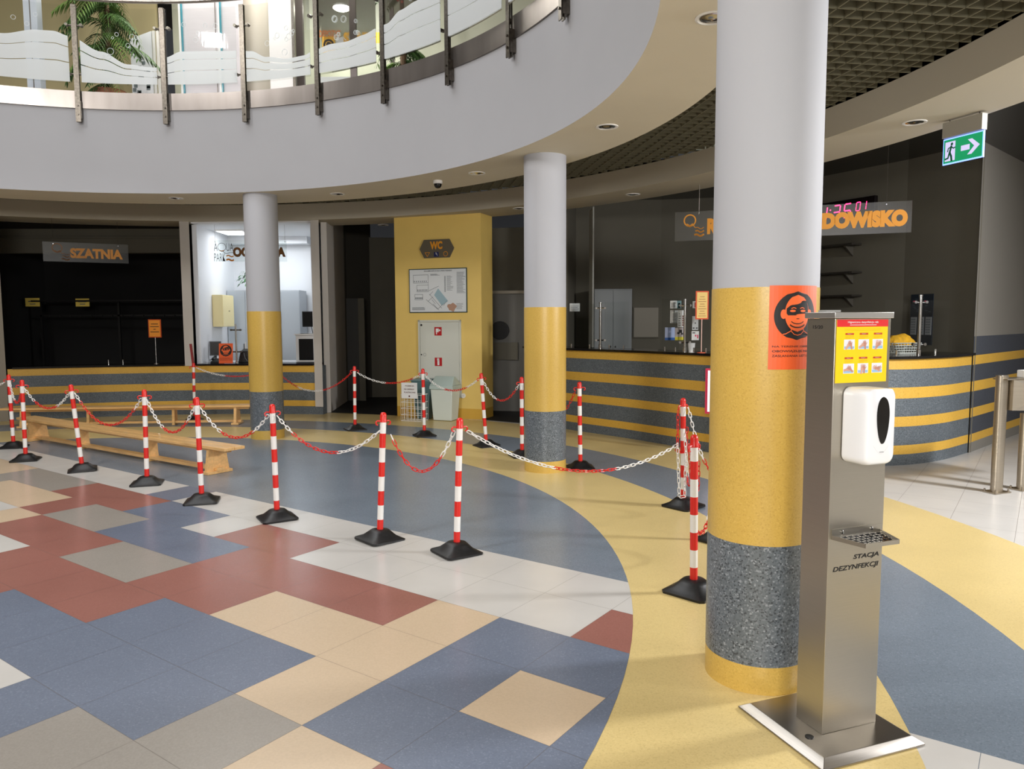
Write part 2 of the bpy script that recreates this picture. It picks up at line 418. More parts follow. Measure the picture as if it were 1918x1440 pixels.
# steel kick band round the gallery edge
BAL = thing('balustrade', (CF[0], CF[1], 4.2), 'curved steel and frosted glass balustrade of the upper gallery', 'railing')
w = MB(); w.band(ringpts(CF, RF - .02), (4.34, 4.555), [0], flip=True); w.band(ringpts(CF, RF), (4.34, 4.555), [0])
annulus(w, CF, RF - .02, CF, RF, 4.555, 0, up=True); annulus(w, CF, RF - .02, CF, RF, 4.34, 0)
w.v = [p - BAL.location for p in w.v]; w.build('kick_band', mat('kick_band_steel', (150, 143, 138), .32, 1., noise=(4, .12, 3, (1, 1, .2))), BAL, smooth=True)
# handrail
w = MB(); pts = [(p[0], p[1], 5.66) for p in ringpts(CF, RF - .12, 160)][:-1]; w.tube(pts, .024, 10, closed=True)
w.v = [p - BAL.location for p in w.v]; w.build('handrail', m_steel, BAL, smooth=True)
# balustrade posts
def rail_post():
    b = MB(); b.box((.075, 0, .68), (.012, .06, 1.45)); b.box((.045, 0, .68), (.012, .06, 1.45)); b.box((.06, 0, 1.39), (.05, .05, .03)); b.box((.06, 0, .3), (.03, .05, .03))
    t = b.build('post', m_steeld, BAL)
    b = MB(); b.box((.035, 0, .11), (.07, .07, .22)); b.tube([(.07, 0, .05), (.095, 0, .05)], .012); b.tube([(.07, 0, .16), (.095, 0, .16)], .012)
    b.build('bracket', m_steeld, t)
    for z in (.55, 1.15):
        c = MB(); c.tube([(.06, -.085, z), (.06, .085, z)], .012, 8)
        for s in (-1, 1): c.tube([(.045, s * .085, z), (.1, s * .085, z)], .02, 10)
        c.build('glass_clamp', m_steeld, t)
    return t
def dup(root, loc, rz=0, label=None, group=None):
    r = root.copy(); COL.objects.link(r); r.location = loc; r.rotation_euler = (0, 0, rz)
    if label: r['label'] = label
    if group: r['group'] = group
    for ch in list(root.children):
        c = ch.copy(); COL.objects.link(c); c.parent = r
        for g in ch.children: d = g.copy(); COL.objects.link(d); d.parent = c
    return r
pr = None
for a in [102.6, 90.8, 79.0, 67.2, 55.9, 44.1, 32.1, 20.8]:
    A = math.radians(a); loc = (RF * math.cos(A), RF * math.sin(A), 0); rz = A + PI
    if pr is None: pr = rail_post(); o = pr
    else:
        o = pr.copy(); COL.objects.link(o); o.parent = BAL
        for ch in pr.children: c = ch.copy(); COL.objects.link(c); c.parent = o
    o.location = loc; o.rotation_euler = (0, 0, rz)
# glass panels with frosted waves: wave height read along the balustrade
WV = [(0, 62), (70, 56), (100, 58), (130, 68), (190, 97), (240, 121), (290, 127), (305, 126), (310, 108), (340, 97), (380, 96), (450, 95), (470, 96), (500, 107), (540, 110), (570, 104), (590, 94), (620, 83), (650, 78), (680, 66), (712, 50), (725, 45), (750, 20), (780, 2), (840, -25), (900, -60), (960, -90)]
wv = []
for q in WV:
    p = CYL(q[0], q[1], CF, RF - .1); wv.append((math.atan2(p.y - CF[1], p.x - CF[0]), max(4.75, min(5.5, p.z))))
def wave(a):
    if a >= wv[0][0]: return wv[0][1] - min(.4, (a - wv[0][0]) * 2)
    for (a0, z0), (a1, z1) in zip(wv[:-1], wv[1:]):
        if a0 >= a >= a1: t = (a0 - a) / (a0 - a1 + 1e-9); t = t * t * (3 - 2 * t); return z0 + (z1 - z0) * t
    return wv[-1][1]
angs = [114.35, 102.6, 90.8, 79.0, 67.2, 55.9, 44.1, 32.1, 20.8, 9.0]
for k in range(9):
    A1, A0 = math.radians(angs[k] - .75), math.radians(angs[k + 1] + .75)
    mid = (A0 + A1) / 2; org = (CF[0] + (RF - .1) * math.cos(mid), CF[1] + (RF - .1) * math.sin(mid), 4.62)
    n = 24; g = MB()
    def P(a, r, z): return (CF[0] + r * math.cos(a), CF[1] + r * math.sin(a), z)
    for r in (RF - .1,):
        for i in range(n):
            a, b = A0 + (A1 - A0) * i / n, A0 + (A1 - A0) * (i + 1) / n
            g.add([P(a, r, 4.62), P(b, r, 4.62), P(b, r, 5.58), P(a, r, 5.58)], [(0, 1, 2, 3)])
    for a in (A0, A1): g.add([P(a, RF - .105, 4.62), P(a, RF - .095, 4.62), P(a, RF - .095, 5.58), P(a, RF - .105, 5.58)], [(0, 1, 2, 3)])
    t = g.build('glass_panel', m_glass, BAL, origin=org); t.location = Vector(org) - BAL.location
    f = MB(); n = 40
    for i in range(n):
        a, b = A0 + (A1 - A0) * i / n, A0 + (A1 - A0) * (i + 1) / n
        for lo, hi in ((0, .42), (.42, .76), (.76, 1)):
            q = []
            for x in (a, b):
                H = wave(x) - 4.64; ga = .006 * abs(math.sin((x * 7.5 + lo * 2.2))) ** .5
                z0 = 4.64 + H * lo + (ga if lo else 0); z1 = 4.64 + H * hi - (ga if hi < 1 else 0)
                q.append((z0, max(z0 + .002, z1)))
            f.add([P(a, RF - .108, q[0][0]), P(b, RF - .108, q[1][0]), P(b, RF - .108, q[1][1]), P(a, RF - .108, q[0][1])], [(0, 1, 2, 3)])
    f.build('frosted_wave', m_frost, t, origin=org)
    e = MB(); rr = random.Random(k)
    for _ in range(9):
        a = mid + (rr.random() - .5) * .09; z = wave(mid) + .05 + rr.random() * .3; r_ = .012 + rr.random() * .03
        if z > 5.5: continue
        pts = [P(a + r_ * math.cos(q) / RF, RF - .109, z + r_ * math.sin(q)) for q in [2 * PI * i / 14 for i in range(14)]]
        e.tube(pts, .0025, 4, closed=True)
    if e.v: e.build('etched_bubbles', m_frost, t, origin=org)

# ---------------------------------------------------------------- columns
def column(name, x, y, r, label):
    t = thing(name, (x, y, 0), label, 'column')
    c = MB(); c.lathe([(r, .125), (r, .65)], 64); c.build('grey_band', m_gryc, t, smooth=True)
    c = MB(); c.lathe([(r, .65), (r, 1.73)], 64); c.build('yellow_band', m_yelc, t, smooth=True)
    c = MB(); c.lathe([(r, .003), (r, .125)], 64); c.build('yellow_foot', m_yelc, t, smooth=True)
    c = MB(); c.lathe([(r - .002, 1.73), (r - .002, ZS)], 64); c.build('shaft', m_colw, t, smooth=True)
    return t
column('column', -3.365, 10.245, .222, 'far round column with grey, yellow and white bands in front of the lit guard room')
column('column', .352, 7.945, .222, 'middle round column with grey, yellow and white bands left of the long reception counter')
CRX, CRY, CRR = 1.102, 3.29, .2235
column('column', CRX, CRY, CRR, 'nearest and thickest-looking round column, carrying the orange mask poster')
# ---------------------------------------------------------------- walls
def wall(name, pts, z0, z1, m, th=.2, side=1):
    w = MB()
    n = len(pts); off = []
    for i in range(n):
        a = Vector(pts[max(i - 1, 0)]); b = Vector(pts[min(i + 1, n - 1)]); d = (b - a).normalized(); off.append(Vector(pts[i]) + Vector((-d.y, d.x)) * th * side)
    for i in range(n - 1):
        q = [pts[i], pts[i + 1], off[i + 1], off[i]]
        if side < 0: q = q[::-1]
        w.prism(q, z0, z1)
    return struct(w.build(name, m))
LCZ = [0, .14, .24, .42, .54, .725, .84]
RCZ = [0, .12, .22, .425, .535, .733, .853, 1.05, 1.16]
# left counter face under the cloakroom and guard room openings
def cp(px): p = CYL(px, 600, CB, RB + .06); return (p.x, p.y)
lc = [cp(x) for x in range(8, 600, 12)] + [cp(601)]
w = MB(); w.band(lc, LCZ, [1, 0, 1, 0, 1, 0]); back = [(p[0] + .02, p[1] + .18) for p in lc]
w.band(back, (0, .84), [1]); w.band(lc, (.84, .841), [0])
b0 = len(w.v)
for i in range(len(lc) - 1):
    w.add([(*lc[i], .84), (*lc[i + 1], .84), (*back[i + 1], .84), (*back[i], .84)], [(0, 1, 2, 3)], 1)
w.add([(*lc[-1], 0), (*back[-1], 0), (*back[-1], .84), (*lc[-1], .84)], [(0, 1, 2, 3)], 1)
struct(w.build('wall_counter', [m_ystr, m_gstr]))
def worktop(name, pts, z, label, depth=.5, over=.035):
    w = MB(); n = len(pts); o1 = []; o2 = []
    for i in range(n):
        a = Vector(pts[max(i - 1, 0)]); b = Vector(pts[min(i + 1, n - 1)]); d = (b - a).normalized(); nn = Vector((-d.y, d.x))
        o1.append(Vector(pts[i]) - nn * over); o2.append(Vector(pts[i]) + nn * depth)
    for i in range(n - 1): w.prism([o1[i], o1[i + 1], o2[i + 1], o2[i]], z, z + .03)
    return tag(w.build(name, mat('black_stone_top', (16, 16, 18), .12)), label, 'counter top')
worktop('worktop', [cp(x) for x in range(18, 342, 12)] + [cp(342)], .842, 'thin black worktop along the dark cloakroom opening', .45)
worktop('worktop', [cp(x) for x in range(364, 584, 12)] + [cp(585)], .842, 'thin black worktop of the lit guard room opening', .45)
def pier(name, xa, xb, m, z0=.84, th=.3):
    a, b = Vector(cp(xa)), Vector(cp(xb)); a -= Vector((0, .02)); b -= Vector((0, .02))
    w = MB(); w.prism([a, b, b + Vector((b.x / b.y * th, th)), a + Vector((a.x / a.y * th, th))], z0, ZS); return struct(w.build(name, m))
pier('wall_pier_left', -60, 7, m_dim, 0); pier('wall_pier_middle', 344, 362, m_wall); pier('wall_pier_right', 587, 602, m_wall, .135)
# dark cloakroom
pL, pM = Vector(cp(2)), Vector(cp(345))
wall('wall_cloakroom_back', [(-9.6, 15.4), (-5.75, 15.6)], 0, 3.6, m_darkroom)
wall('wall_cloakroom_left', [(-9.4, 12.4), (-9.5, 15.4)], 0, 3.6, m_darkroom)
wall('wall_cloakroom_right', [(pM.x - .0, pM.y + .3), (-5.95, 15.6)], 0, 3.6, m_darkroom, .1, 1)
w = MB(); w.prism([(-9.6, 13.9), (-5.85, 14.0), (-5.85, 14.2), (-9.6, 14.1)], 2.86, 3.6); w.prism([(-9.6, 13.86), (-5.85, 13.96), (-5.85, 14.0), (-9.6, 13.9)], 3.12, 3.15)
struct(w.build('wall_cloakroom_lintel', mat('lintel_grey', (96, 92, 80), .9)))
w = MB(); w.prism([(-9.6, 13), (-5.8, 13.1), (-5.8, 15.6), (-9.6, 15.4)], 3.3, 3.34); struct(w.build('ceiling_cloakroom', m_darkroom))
# guard room (lit)
gx0, gx1, gy = -5.66, -4.02, 15.3
gl = Vector(cp(362)); gr = Vector(cp(587))
wall('wall_guard_left', [(gl.x, gl.y + .28), (gx0 + .05, gy)], 0, 3.26, m_white, .08, 1)
wall('wall_guard_back', [(gx0 - .1, gy), (-3.4, gy)], 0, 3.26, m_white, .1, 1)
wall('wall_guard_right', [(-3.46, gr.y + .3), (-3.46, gy)], 0, 3.26, m_white, .08, -1)
w = MB(); w.prism([(gl.x, gl.y + .05), (gr.x, gr.y + .05), (-3.4, gy), (gx0 - .05, gy)], 3.26, 3.3); struct(w.build('ceiling_guard_room', m_white))
w = MB(); w.prism([(gx0, gy - .02), (gx1, gy - .02), (gx1, gy - .35), (gx0, gy - .35)], 3.12, 3.26)
struct(w.build('trim_guard_room', m_white))
t = thing('ceiling_light', (-5.15, 14.15, 3.25), 'square glowing ceiling light inside the white guard room', 'ceiling light')
w = MB(); w.box((0, 0, 0), (.5, .62, .03)); w.build('frame', m_wht, t)
w = MB(); w.box((0, 0, -.018), (.44, .56, .01)); w.build('diffuser', mat('lamp_diffuser', (250, 252, 255), .5, emit=3), t)
# passage between guard room and yellow block
wall('wall_passage_left', [(gr.x + .2, gr.y + .25), (-3.28, 14.85)], 0, 3.62, m_wall, .1, 1)
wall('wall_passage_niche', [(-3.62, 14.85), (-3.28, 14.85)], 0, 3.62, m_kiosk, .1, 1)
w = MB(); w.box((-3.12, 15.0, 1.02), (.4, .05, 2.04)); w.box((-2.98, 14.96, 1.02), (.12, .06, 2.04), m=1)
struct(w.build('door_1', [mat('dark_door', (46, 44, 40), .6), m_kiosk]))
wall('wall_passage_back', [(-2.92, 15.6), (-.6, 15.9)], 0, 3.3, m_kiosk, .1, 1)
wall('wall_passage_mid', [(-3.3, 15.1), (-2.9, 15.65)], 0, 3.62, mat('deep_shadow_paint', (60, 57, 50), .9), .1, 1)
# yellow block
WA, WB = Vector((-1.93, 12.54)), Vector((-.48, 12.01)); wu = (WB - WA).normalized(); wn = Vector((wu.y, -wu.x))
WC_ = Vector((-.315, 12.42))
w = MB(); poly = [WA, WB, WC_, WC_ + Vector((-.1, 1.3)), WA + Vector((.35, 1.5))]
w.prism(poly, .17, ZS + .02, 0); w.prism([p for p in poly], 0, .17, 1)
struct(w.build('wall_yellow_block', [m_ywall, mat('yellow_skirting', (206, 162, 62), .5)]))
# door wall right of it
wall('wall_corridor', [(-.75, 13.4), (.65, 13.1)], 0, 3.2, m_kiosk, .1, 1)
w = MB(); w.box((.02, 13.12, 1.03), (.95, .05, 2.06), rz=-.2); w.box((.02, 13.07, 2.08), (1.05, .06, .05), rz=-.2, m=1); w.box((.5, 12.98, 1.03), (.06, .08, 2.06), rz=-.2, m=1)
w.tube([(-.2, 13.12, 1.42), (-.21, 13.06, 1.42)], .16, 28, m=2); w.box((-.1, 13.08, 1.06), (.42, .02, .3), rz=-.2, m=3)
struct(w.build('door_2', [mat('grey_door', (96, 94, 88), .5), m_dim, m_black, m_kiosk]))
# reception kiosk walls
KB = [(.75, 12.95), (2.55, 12.95), (3.4, 12.75), (4.5, 10.81), (5.08, 9.8), (5.46, 8.86)]
wall('wall_kiosk_left', [(.9, 12.1), (1.1, 12.95)], 0, 3.62, m_kiosk, .1, 1)
wall('wall_kiosk_back', KB, 0, 3.62, m_kiosk, .02, 1)
RW = [(5.43, 8.83), (6.9, 10.2), (10.0, 13.0)]
w = MB(); w.band(RW, [0, .12, .22, .425, .535, .733, .853, 1.05, 1.16, 1.385, 3.64], [2, 0, 1, 0, 1, 0, 1, 0, 1, 2], flip=False)

struct(w.build('wall_right', [m_ystr, mat('dark_grey_wall_stripe', (66, 70, 78), .6, noise=(90, .2)), mat('right_wall_paint', (124, 120, 112), .85)]))
# round counter of the reception
def spline(P, n=8):
    out = []; P = [Vector(p) for p in P]; Q = [P[0] * 2 - P[1]] + P + [P[-1] * 2 - P[-2]]
    for i in range(1, len(Q) - 2):
        for k in range(n):
            t = k / n; a, b, c, d = Q[i - 1:i + 3]
            out.append(.5 * ((2 * b) + (c - a) * t + (2 * a - 5 * b + 4 * c - d) * t * t + (3 * b - a - 3 * c + d) * t ** 3))
    out.append(P[-1]); return out
rc = spline([(.2, 11.75), (.79, 10.93), (1.5, 10.12), (2.05, 9.4), (2.45, 8.85), (3.1, 8.25), (4.05, 8.07), (4.75, 8.32), (5.42, 8.84)])
w = MB(); w.band(rc, RCZ, [1, 0, 1, 0, 1, 0, 1, 0])
bk = [p + Vector((.05, .2)) for p in rc]; w.band(bk, (0, 1.16), [1])
for i in range(len(rc) - 1): w.add([(*rc[i], 1.16), (*rc[i + 1], 1.16), (*bk[i + 1], 1.16), (*bk[i], 1.16)], [(0, 1, 2, 3)], 1)
struct(w.build('wall_reception_counter', [m_ystr, m_gstr]))
worktop('worktop', rc, 1.162, 'long black worktop curving along the striped reception counter', .5, .04)
# outer shell of the hall (behind the viewer and upstairs)
wall('wall_front', [(-14, -4.6), (11, -4.6)], 0, 3.62, m_wall, .2, -1)
wall('wall_left', [(-13.6, 18), (-13.6, -4.6)], 0, 8.6, m_dim, .2, -1)
wall('wall_east', [(10.6, -4.6), (10.6, 13.4)], 0, 3.62, m_wall, .2, -1)
w = MB(); w.box((-2, 7, 8.75), (24, 24, .1)); struct(w.build('ceiling_gallery', m_dim))
# ---------------------------------------------------------------- chain posts
def pole_proto():
    t = thing('chain_post', (0, 0, 0), '', 'barrier post', 'red and white chain posts')
    z = [.07, .15, .255, .36, .465, .57, .675, .78, .865]
    p = MB(); p.lathe([(.0225, k) for k in z], 20, m=[0, 1, 0, 1, 0, 1, 0, 1]); p.build('striped_tube', [m_red, m_wht], t, smooth=True)
    c = MB(); c.lathe([(.0255, .862), (.0255, .872), (.0235, .876), (.0235, .91), (.02, .925), (.012, .932), (.002, .934)], 20); c.build('cap', m_red, t, smooth=True)
    for s in (-1, 1):
        h = MB(); h.tube([(s * .022, 0, .87), (s * .05, 0, .872), (s * .062, 0, .862), (s * .058, 0, .845), (s * .045, 0, .842)], .0055, 8); h.build('hook', m_red, t, smooth=True)
    b = MB(); n = 40; base = 0
    prof = [(.14, 0, 1), (.14, .014, 1), (.128, .02, .95), (.105, .034, .55), (.082, .06, .15), (.066, .074, 0), (.026, .078, 0)]
    for r, z_, sq in prof:
        for k in range(n):
            a = 2 * PI * (k + .5) / n; rs = min(1 / max(abs(math.cos(a)), abs(math.sin(a))), 1.36); q = r * (sq * rs + (1 - sq))
            b.v.append(Vector((q * math.cos(a), q * math.sin(a), z_)))
    for i in range(len(prof) - 1):
        for k in range(n): b.face((i * n + k, i * n + (k + 1) % n, (i + 1) * n + (k + 1) % n, (i + 1) * n + k))
    b.face([k for k in range(n)][::-1]); b.face([(len(prof) - 1) * n + k for k in range(n)])
    b.build('rubber_base', m_rub, t, smooth=True)
    return t
POLES = [  # x, y, top x shift, label, base turn
    (-6.375, 9.50, -.008, 'leftmost striped chain post, behind the end of the front bench', .2),
    (-5.64, 8.60, .008, 'striped chain post second from the left, on pale tiles before the front bench', .35),
    (-4.634, 7.99, -.068, 'left-leaning striped chain post over the middle of the front bench', .5),
    (-3.605, 7.30, .013, 'striped chain post on pale tiles before the right half of the front bench', .3),
    (-2.755, 6.55, -.01, 'striped chain post in front of the right end of the front bench', .25),
    (-1.907, 5.97, -.012, 'striped chain post on the pale tile edge, first to the right of the front bench', .55),
    (-.971, 5.37, .052, 'right-leaning striped chain post between the short deep chain and the red and white one', .75),
    (-.387, 5.05, .038, 'striped chain post on pale tiles where the widest chain span starts', .6),
    (1.062, 4.29, -.023, 'nearest striped chain post, on the yellow ring beside the big column', .8),
    (1.461, 6.31, -.026, 'striped chain post wrapped in a bundle of hanging chain', .7),
    (.735, 8.0, -.014, 'striped chain post just right of the middle column', .05),
    (.115, 8.72, -.003, 'striped chain post half hidden at the left side of the middle column', .3),
    (-.329, 9.46, -.068, 'left-leaning striped chain post in front of the right edge of the yellow block', .5),
    (-1.217, 10.32, -.01, 'striped chain post in front of the white fire cabinet and waste bin', .4),
    (-2.309, 10.94, .011, 'striped chain post in front of the dark passage', .5),
    (-5.126, 12.03, .017, 'farthest striped chain post, beside the guard room counter with a red strap above it', .4),
    (-3.70, 11.62, .0, 'striped chain post almost hidden behind the far column, only its rubber foot showing', .5),
    (1.50, 5.32, .0, 'striped chain post almost hidden behind the nearest column', .7)]
p0 = pole_proto(); PT = []
for i, (x, y, dx, lab, rz) in enumerate(POLES):
    o = p0 if i == 0 else dup(p0, (x, y, .006))
    o.location = (x, y, .006); o['label'] = lab
    o.rotation_euler = (0, dx / .93, rz)
    # keep the rubber foot flat while only the tube leans
    for ch in o.children:
        if ch.name.startswith('rubber_base') and abs(dx) > .03: ch.rotation_euler = (0, 0, 0)
    PT.append(Vector((x + dx, y, .86)))
# chain links
def link_mesh():
    pts = []; L, Wd = .0255, .0105
    for k in range(7): a = -PI / 2 + PI * k / 6; pts.append((L - Wd + Wd * math.cos(a), Wd * math.sin(a), 0))
    for k in range(7): a = PI / 2 + PI * k / 6; pts.append((-(L - Wd) + Wd * math.cos(a), Wd * math.sin(a), 0))
    m = MB(); m.tube(pts, .0036, 6, closed=True); return m
lr = link_mesh().build('link', m_red, smooth=True); lw = link_mesh().build('link', m_wht, smooth=True)
mr_, mw_ = lr.data, lw.data
bpy.data.objects.remove(lr); bpy.data.objects.remove(lw)
PITCH = .041
def chain(pts, seq, label, group='plastic barrier chains'):
    """pts: dense polyline; seq: list of (fraction_end, 'r'/'w')"""
    t = thing('barrier_chain', pts[0], label, 'chain', group)
    L = [0]
    for a, b in zip(pts[:-1], pts[1:]): L.append(L[-1] + (b - a).length)
    n = min(99, int(L[-1] / PITCH)); k = 0; out = []
    for i in range(n):
        s = (i + .5) * L[-1] / n
        while k < len(L) - 2 and L[k + 1] < s: k += 1
        q = (s - L[k]) / max(1e-6, L[k + 1] - L[k]); p = pts[k].lerp(pts[k + 1], q); d = (pts[k + 1] - pts[k]).normalized()
        f = s / L[-1]; c = next(cc for e, cc in seq if f <= e + 1e-6)
        up = Vector((0, 0, 1)) if abs(d.z) < .95 else Vector((0, 1, 0))
        x = d.cross(up).normalized(); y = x.cross(d)
        ang = PI / 4 + (PI / 2 if i % 2 else 0) + .2 * math.sin(i * 1.7)
        r = x * math.cos(ang) + y * math.sin(ang); z = d.cross(r)
        o = bpy.data.objects.new('link', mr_ if c == 'r' else mw_); COL.objects.link(o); o.parent = t
        M = Matrix((d, r, z)).transposed().to_4x4(); M.translation = p - pts[0]; o.matrix_local = M
    return t
def span(i, j, sag, seq, label, za=.845, zb=.845, a=None, b=None, skew=0.):
    a = a or Vector((PT[i].x, PT[i].y, za)); b = b or Vector((PT[j].x, PT[j].y, zb))
    d = Vector((b.x - a.x, b.y - a.y, 0)).normalized() * .055; a = a + d; b = b - d
    pts = [a.lerp(b, t / 40) - Vector((0, 0, sag * 4 * (t / 40) * (1 - t / 40) * (1 + skew * (t / 40 - .5)))) for t in range(41)]
    return chain(pts, seq, label)
R_, W_ = 'r', 'w'
span(0, 0, .1, [(1, W_)], 'white chain running off the left picture edge from the leftmost post', a=Vector((-7.3, 9.6, .80)))
span(0, 1, .22, [(.35, W_), (1, R_)], 'short red and white chain between the two leftmost posts')
span(1, 2, .20, [(.22, W_), (.68, R_), (1, W_)], 'chain drooping over the left end of the front bench')
span(2, 3, .30, [(.08, W_), (.88, R_), (1, W_)], 'mostly red chain drooping over the middle of the front bench')
span(3, 4, .27, [(.36, W_), (.82, R_), (1, W_)], 'chain drooping over the right half of the front bench')
span(4, 5, .22, [(.3, W_), (.75, R_), (1, W_)], 'chain hanging over the right end of the front bench')
span(5, 6, .22, [(.18, W_), (.6, R_), (1, W_)], 'chain across the blue-grey floor, red on its left half and white on its right half', zb=.80)
span(6, 7, .27, [(.04, W_), (.72, R_), (1, W_)], 'short deeply drooping chain, red with a white right end', za=.78)
span(7, 9, .25, [(.38, W_), (.68, R_), (1, W_)], 'longest chain, crossing in front of the middle column', zb=.54)
span(15, 16, .12, [(.4, W_), (1, R_)], 'far chain in front of the guard room counter, left of the far column', za=.86)
span(16, 14, .30, [(.3, R_), (.62, W_), (1, R_)], 'far chain right of the far column, low in its middle')
span(14, 13, .13, [(.45, W_), (.9, R_), (1, W_)], 'chain before the dark passage and the left edge of the yellow block')
span(13, 12, .17, [(.4, W_), (.78, R_), (1, W_)], 'chain in front of the white waste bin')
span(12, 11, .22, [(.4, W_), (.92, R_), (1, W_)], 'chain before the dark door opening, left of the middle column')
span(11, 10, .38, [(.3, R_), (.6, W_), (1, R_)], 'chain mostly hidden behind the middle column')
span(9, 8, .30, [(.5, W_), (1, R_)], 'chain dropping from the bundled post behind the nearest post', zb=.50, a=PT[9] + Vector((0.02, 0, .0)), b=Vector((1.75, 5.7, .50)))
span(8, 17, .2, [(.5, R_), (1, W_)], 'low chain going behind the nearest column', a=Vector((1.12, 4.6, .30)), b=Vector((1.46, 5.22, .55)))
def hang(x, y, z0, z1, seq, lab, dx=0, loop=.05):
    pts = []
    for k in range(13): t = k / 12; pts.append(Vector((x + dx * t, y, z0 + (z1 - z0) * t)))
    for k in range(1, 6): a = PI * k / 6; pts.append(Vector((x + dx + loop / 2 * (1 - math.cos(a)), y + .01, z1 - .02 * math.sin(a))))
    for k in range(10): t = k / 9; pts.append(Vector((x + dx + loop, y + .01, z1 + (z0 - .15 - z1) * t)))
    chain(pts, seq, lab, 'chain lengths bundled on one post')
bx, by = 1.44, 6.27
hang(bx - .045, by, .84, .50, [(1, R_)], 'red chain loop at the upper left of the bundled post', 0, .08)
hang(bx - .05, by - .02, .56, .12, [(1, W_)], 'white chain loop hanging lowest on the bundled post', .02, .05)
hang(bx + .01, by - .03, .62, .22, [(.45, W_), (1, R_)], 'tangled chain loop in the middle of the bundled post', .03, .05)
hang(bx + .05, by, .55, .16, [(1, R_)], 'red chain loop at the lower right of the bundled post', .03, .06)
# red strap standing over the farthest post
w = MB(); a = AT(362, 682, 12.2); b = AT(357, 644, 12.2); w.bar(a, b, .035, .02, up=(0, 1, 0)); tag(w.build('strap', mat('dark_red_strap', (128, 34, 34), .6)), 'dark red strip rising above the farthest chain post', 'strap')
# ---------------------------------------------------------------- benches
def bench(a, b, label, hts=.30):
    a, b = Vector(a), Vector(b); d = (b - a); L = d.length; c = (a + b) / 2
    t = thing('bench', (c.x, c.y, .006), label, 'bench', None, math.atan2(d.y, d.x))
    for s in (-1, 1):
        m = MB(); m.box((0, s * .062, hts - .016), (L, .118, .032)); m.build('seat_plank', m_pine, t, bevel=.004)
    m = MB(); m.box((0, 0, hts - .05), (L - .25, .09, .036)); m.build('seat_batten', m_pine, t)
    m = MB(); m.box((0, 0, .045), (L - .5, .085, .03)); m.build('stretcher', m_pine, t)
    for x in (-L / 2 + .32, -L / 6, L / 6, L / 2 - .32):
        m = MB(); q = [(-.1, .0), (.1, .0), (.085, .1), (.075, hts - .03), (-.075, hts - .03), (-.085, .1)] if abs(x) < L * .4 else [(-.14, .0), (.14, .0), (.12, .12), (.1, hts - .03), (-.1, hts - .03), (-.12, .12)]
        if abs(x) < L * .4: q = [(p[0] * .75, p[1]) for p in q]
        m.v = [Vector((x - .02, p[0], p[1])) for p in q] + [Vector((x + .02, p[0], p[1])) for p in q]; n = len(q)
        m.face(range(n)[::-1]); m.face(range(n, 2 * n))
        for i in range(n): m.face((i, (i + 1) % n, n + (i + 1) % n, n + i))
        m.build('leg', m_pine, t)
    for s in (-1, 1):
        m = MB(); m.box((s * (L / 2 - .32), 0, .014), (.11, .3, .028)); m.build('foot', m_pine, t)
bench((-6.70, 10.27), (-2.86, 7.66), 'long varnished pine gym bench in front, set diagonally on the blue-grey floor')
bench((-7.75, 11.35), (-3.98, 11.68), 'long pine gym bench at the back, along the striped cloakroom counter')
# ---------------------------------------------------------------- downlights, camera, exit sign
def downlight(p, label):
    t = thing('downlight', (p.x, p.y, ZS), label, 'recessed light', 'recessed round downlights')
    m = MB(); m.lathe([(.098, 0), (.098, -.006), (.085, -.008), (.078, -.002), (.07, .0)], 28); m.build('rim', m_wht, t, smooth=True)
    m = MB(); m.lathe([(.072, -.004), (.05, -.0045), (.03, -.012), (.012, -.014)], 20); m.build('reflector', m_chrome, t, smooth=True)
    return t
DL = [((1335, 33), 'unlit recessed downlight beside the top of the nearest column'), ((1137, 237), 'unlit recessed downlight in the cream soffit right of the middle column'),
      ((893, 324), 'unlit recessed downlight in the cream soffit left of the middle column'), ((632, 363), 'unlit recessed downlight in the soffit above the passage and right of the far column'),
      ((330, 371), 'unlit recessed downlight in the soffit above the cloakroom opening'), ((1713, 229), 'unlit recessed downlight in the outer bulkhead beside the exit sign'),
      ((1185, 364), 'unlit recessed downlight in the outer bulkhead over the left of the reception'), ((718, 421), 'unlit recessed downlight in the bulkhead just left of the yellow block'),
      ((972, 390), 'unlit recessed downlight in the bulkhead partly behind the middle column')]
for q, l in DL: downlight(G(*q, ZS), l)
p = G(820, 338, ZS)
t = thing('dome_camera', (p.x, p.y, ZS), 'small dome security camera under the cream soffit left of the middle column', 'security camera')
m = MB(); m.lathe([(.055, 0), (.058, -.03), (.05, -.04)], 24); m.build('housing', m_wht, t, smooth=True)
m = MB(); m.lathe([(.048, -.038), (.044, -.065), (.03, -.085), (.01, -.093)], 20); m.build('dome', m_blackgloss, t, smooth=True)
# exit sign
P0 = AT(1763, 310, 6.6); P1 = AT(1839, 293, 6.25); u = (P1 - P0); u.z = 0; Lx = u.length; M = frame(P0, u); H = AT(1763, 262, 6.6).z - P0.z
t = thing('exit_sign', P0, 'lit green running man exit sign with arrow hanging under the outer bulkhead', 'exit sign'); t.matrix_world = M
m = MB(); m.box((Lx / 2, H + .07, -.02), (Lx - .01, .13, .06)); m.build('housing', mat('sign_housing_grey', (150, 146, 136), .5), t)
m = MB(); m.box((Lx / 2, H / 2, -.02), (Lx, H, .012)); m.build('edge_lit_plate', mat('edge_glow', (120, 150, 255), .3, emit=1.6), t)
m = MB(); m.box((Lx / 2, H / 2, -.011), (Lx - .02, H - .02, .004)); m.build('green_panel', mat('exit_green', (20, 140, 90), .4, emit=.55), t)
m = MB(); k = -.0085; rect(m, .025, .12, .025, H - .03, k)
m.build('door_symbol', mat('exit_white', (196, 190, 230), .4, emit=.6), t)
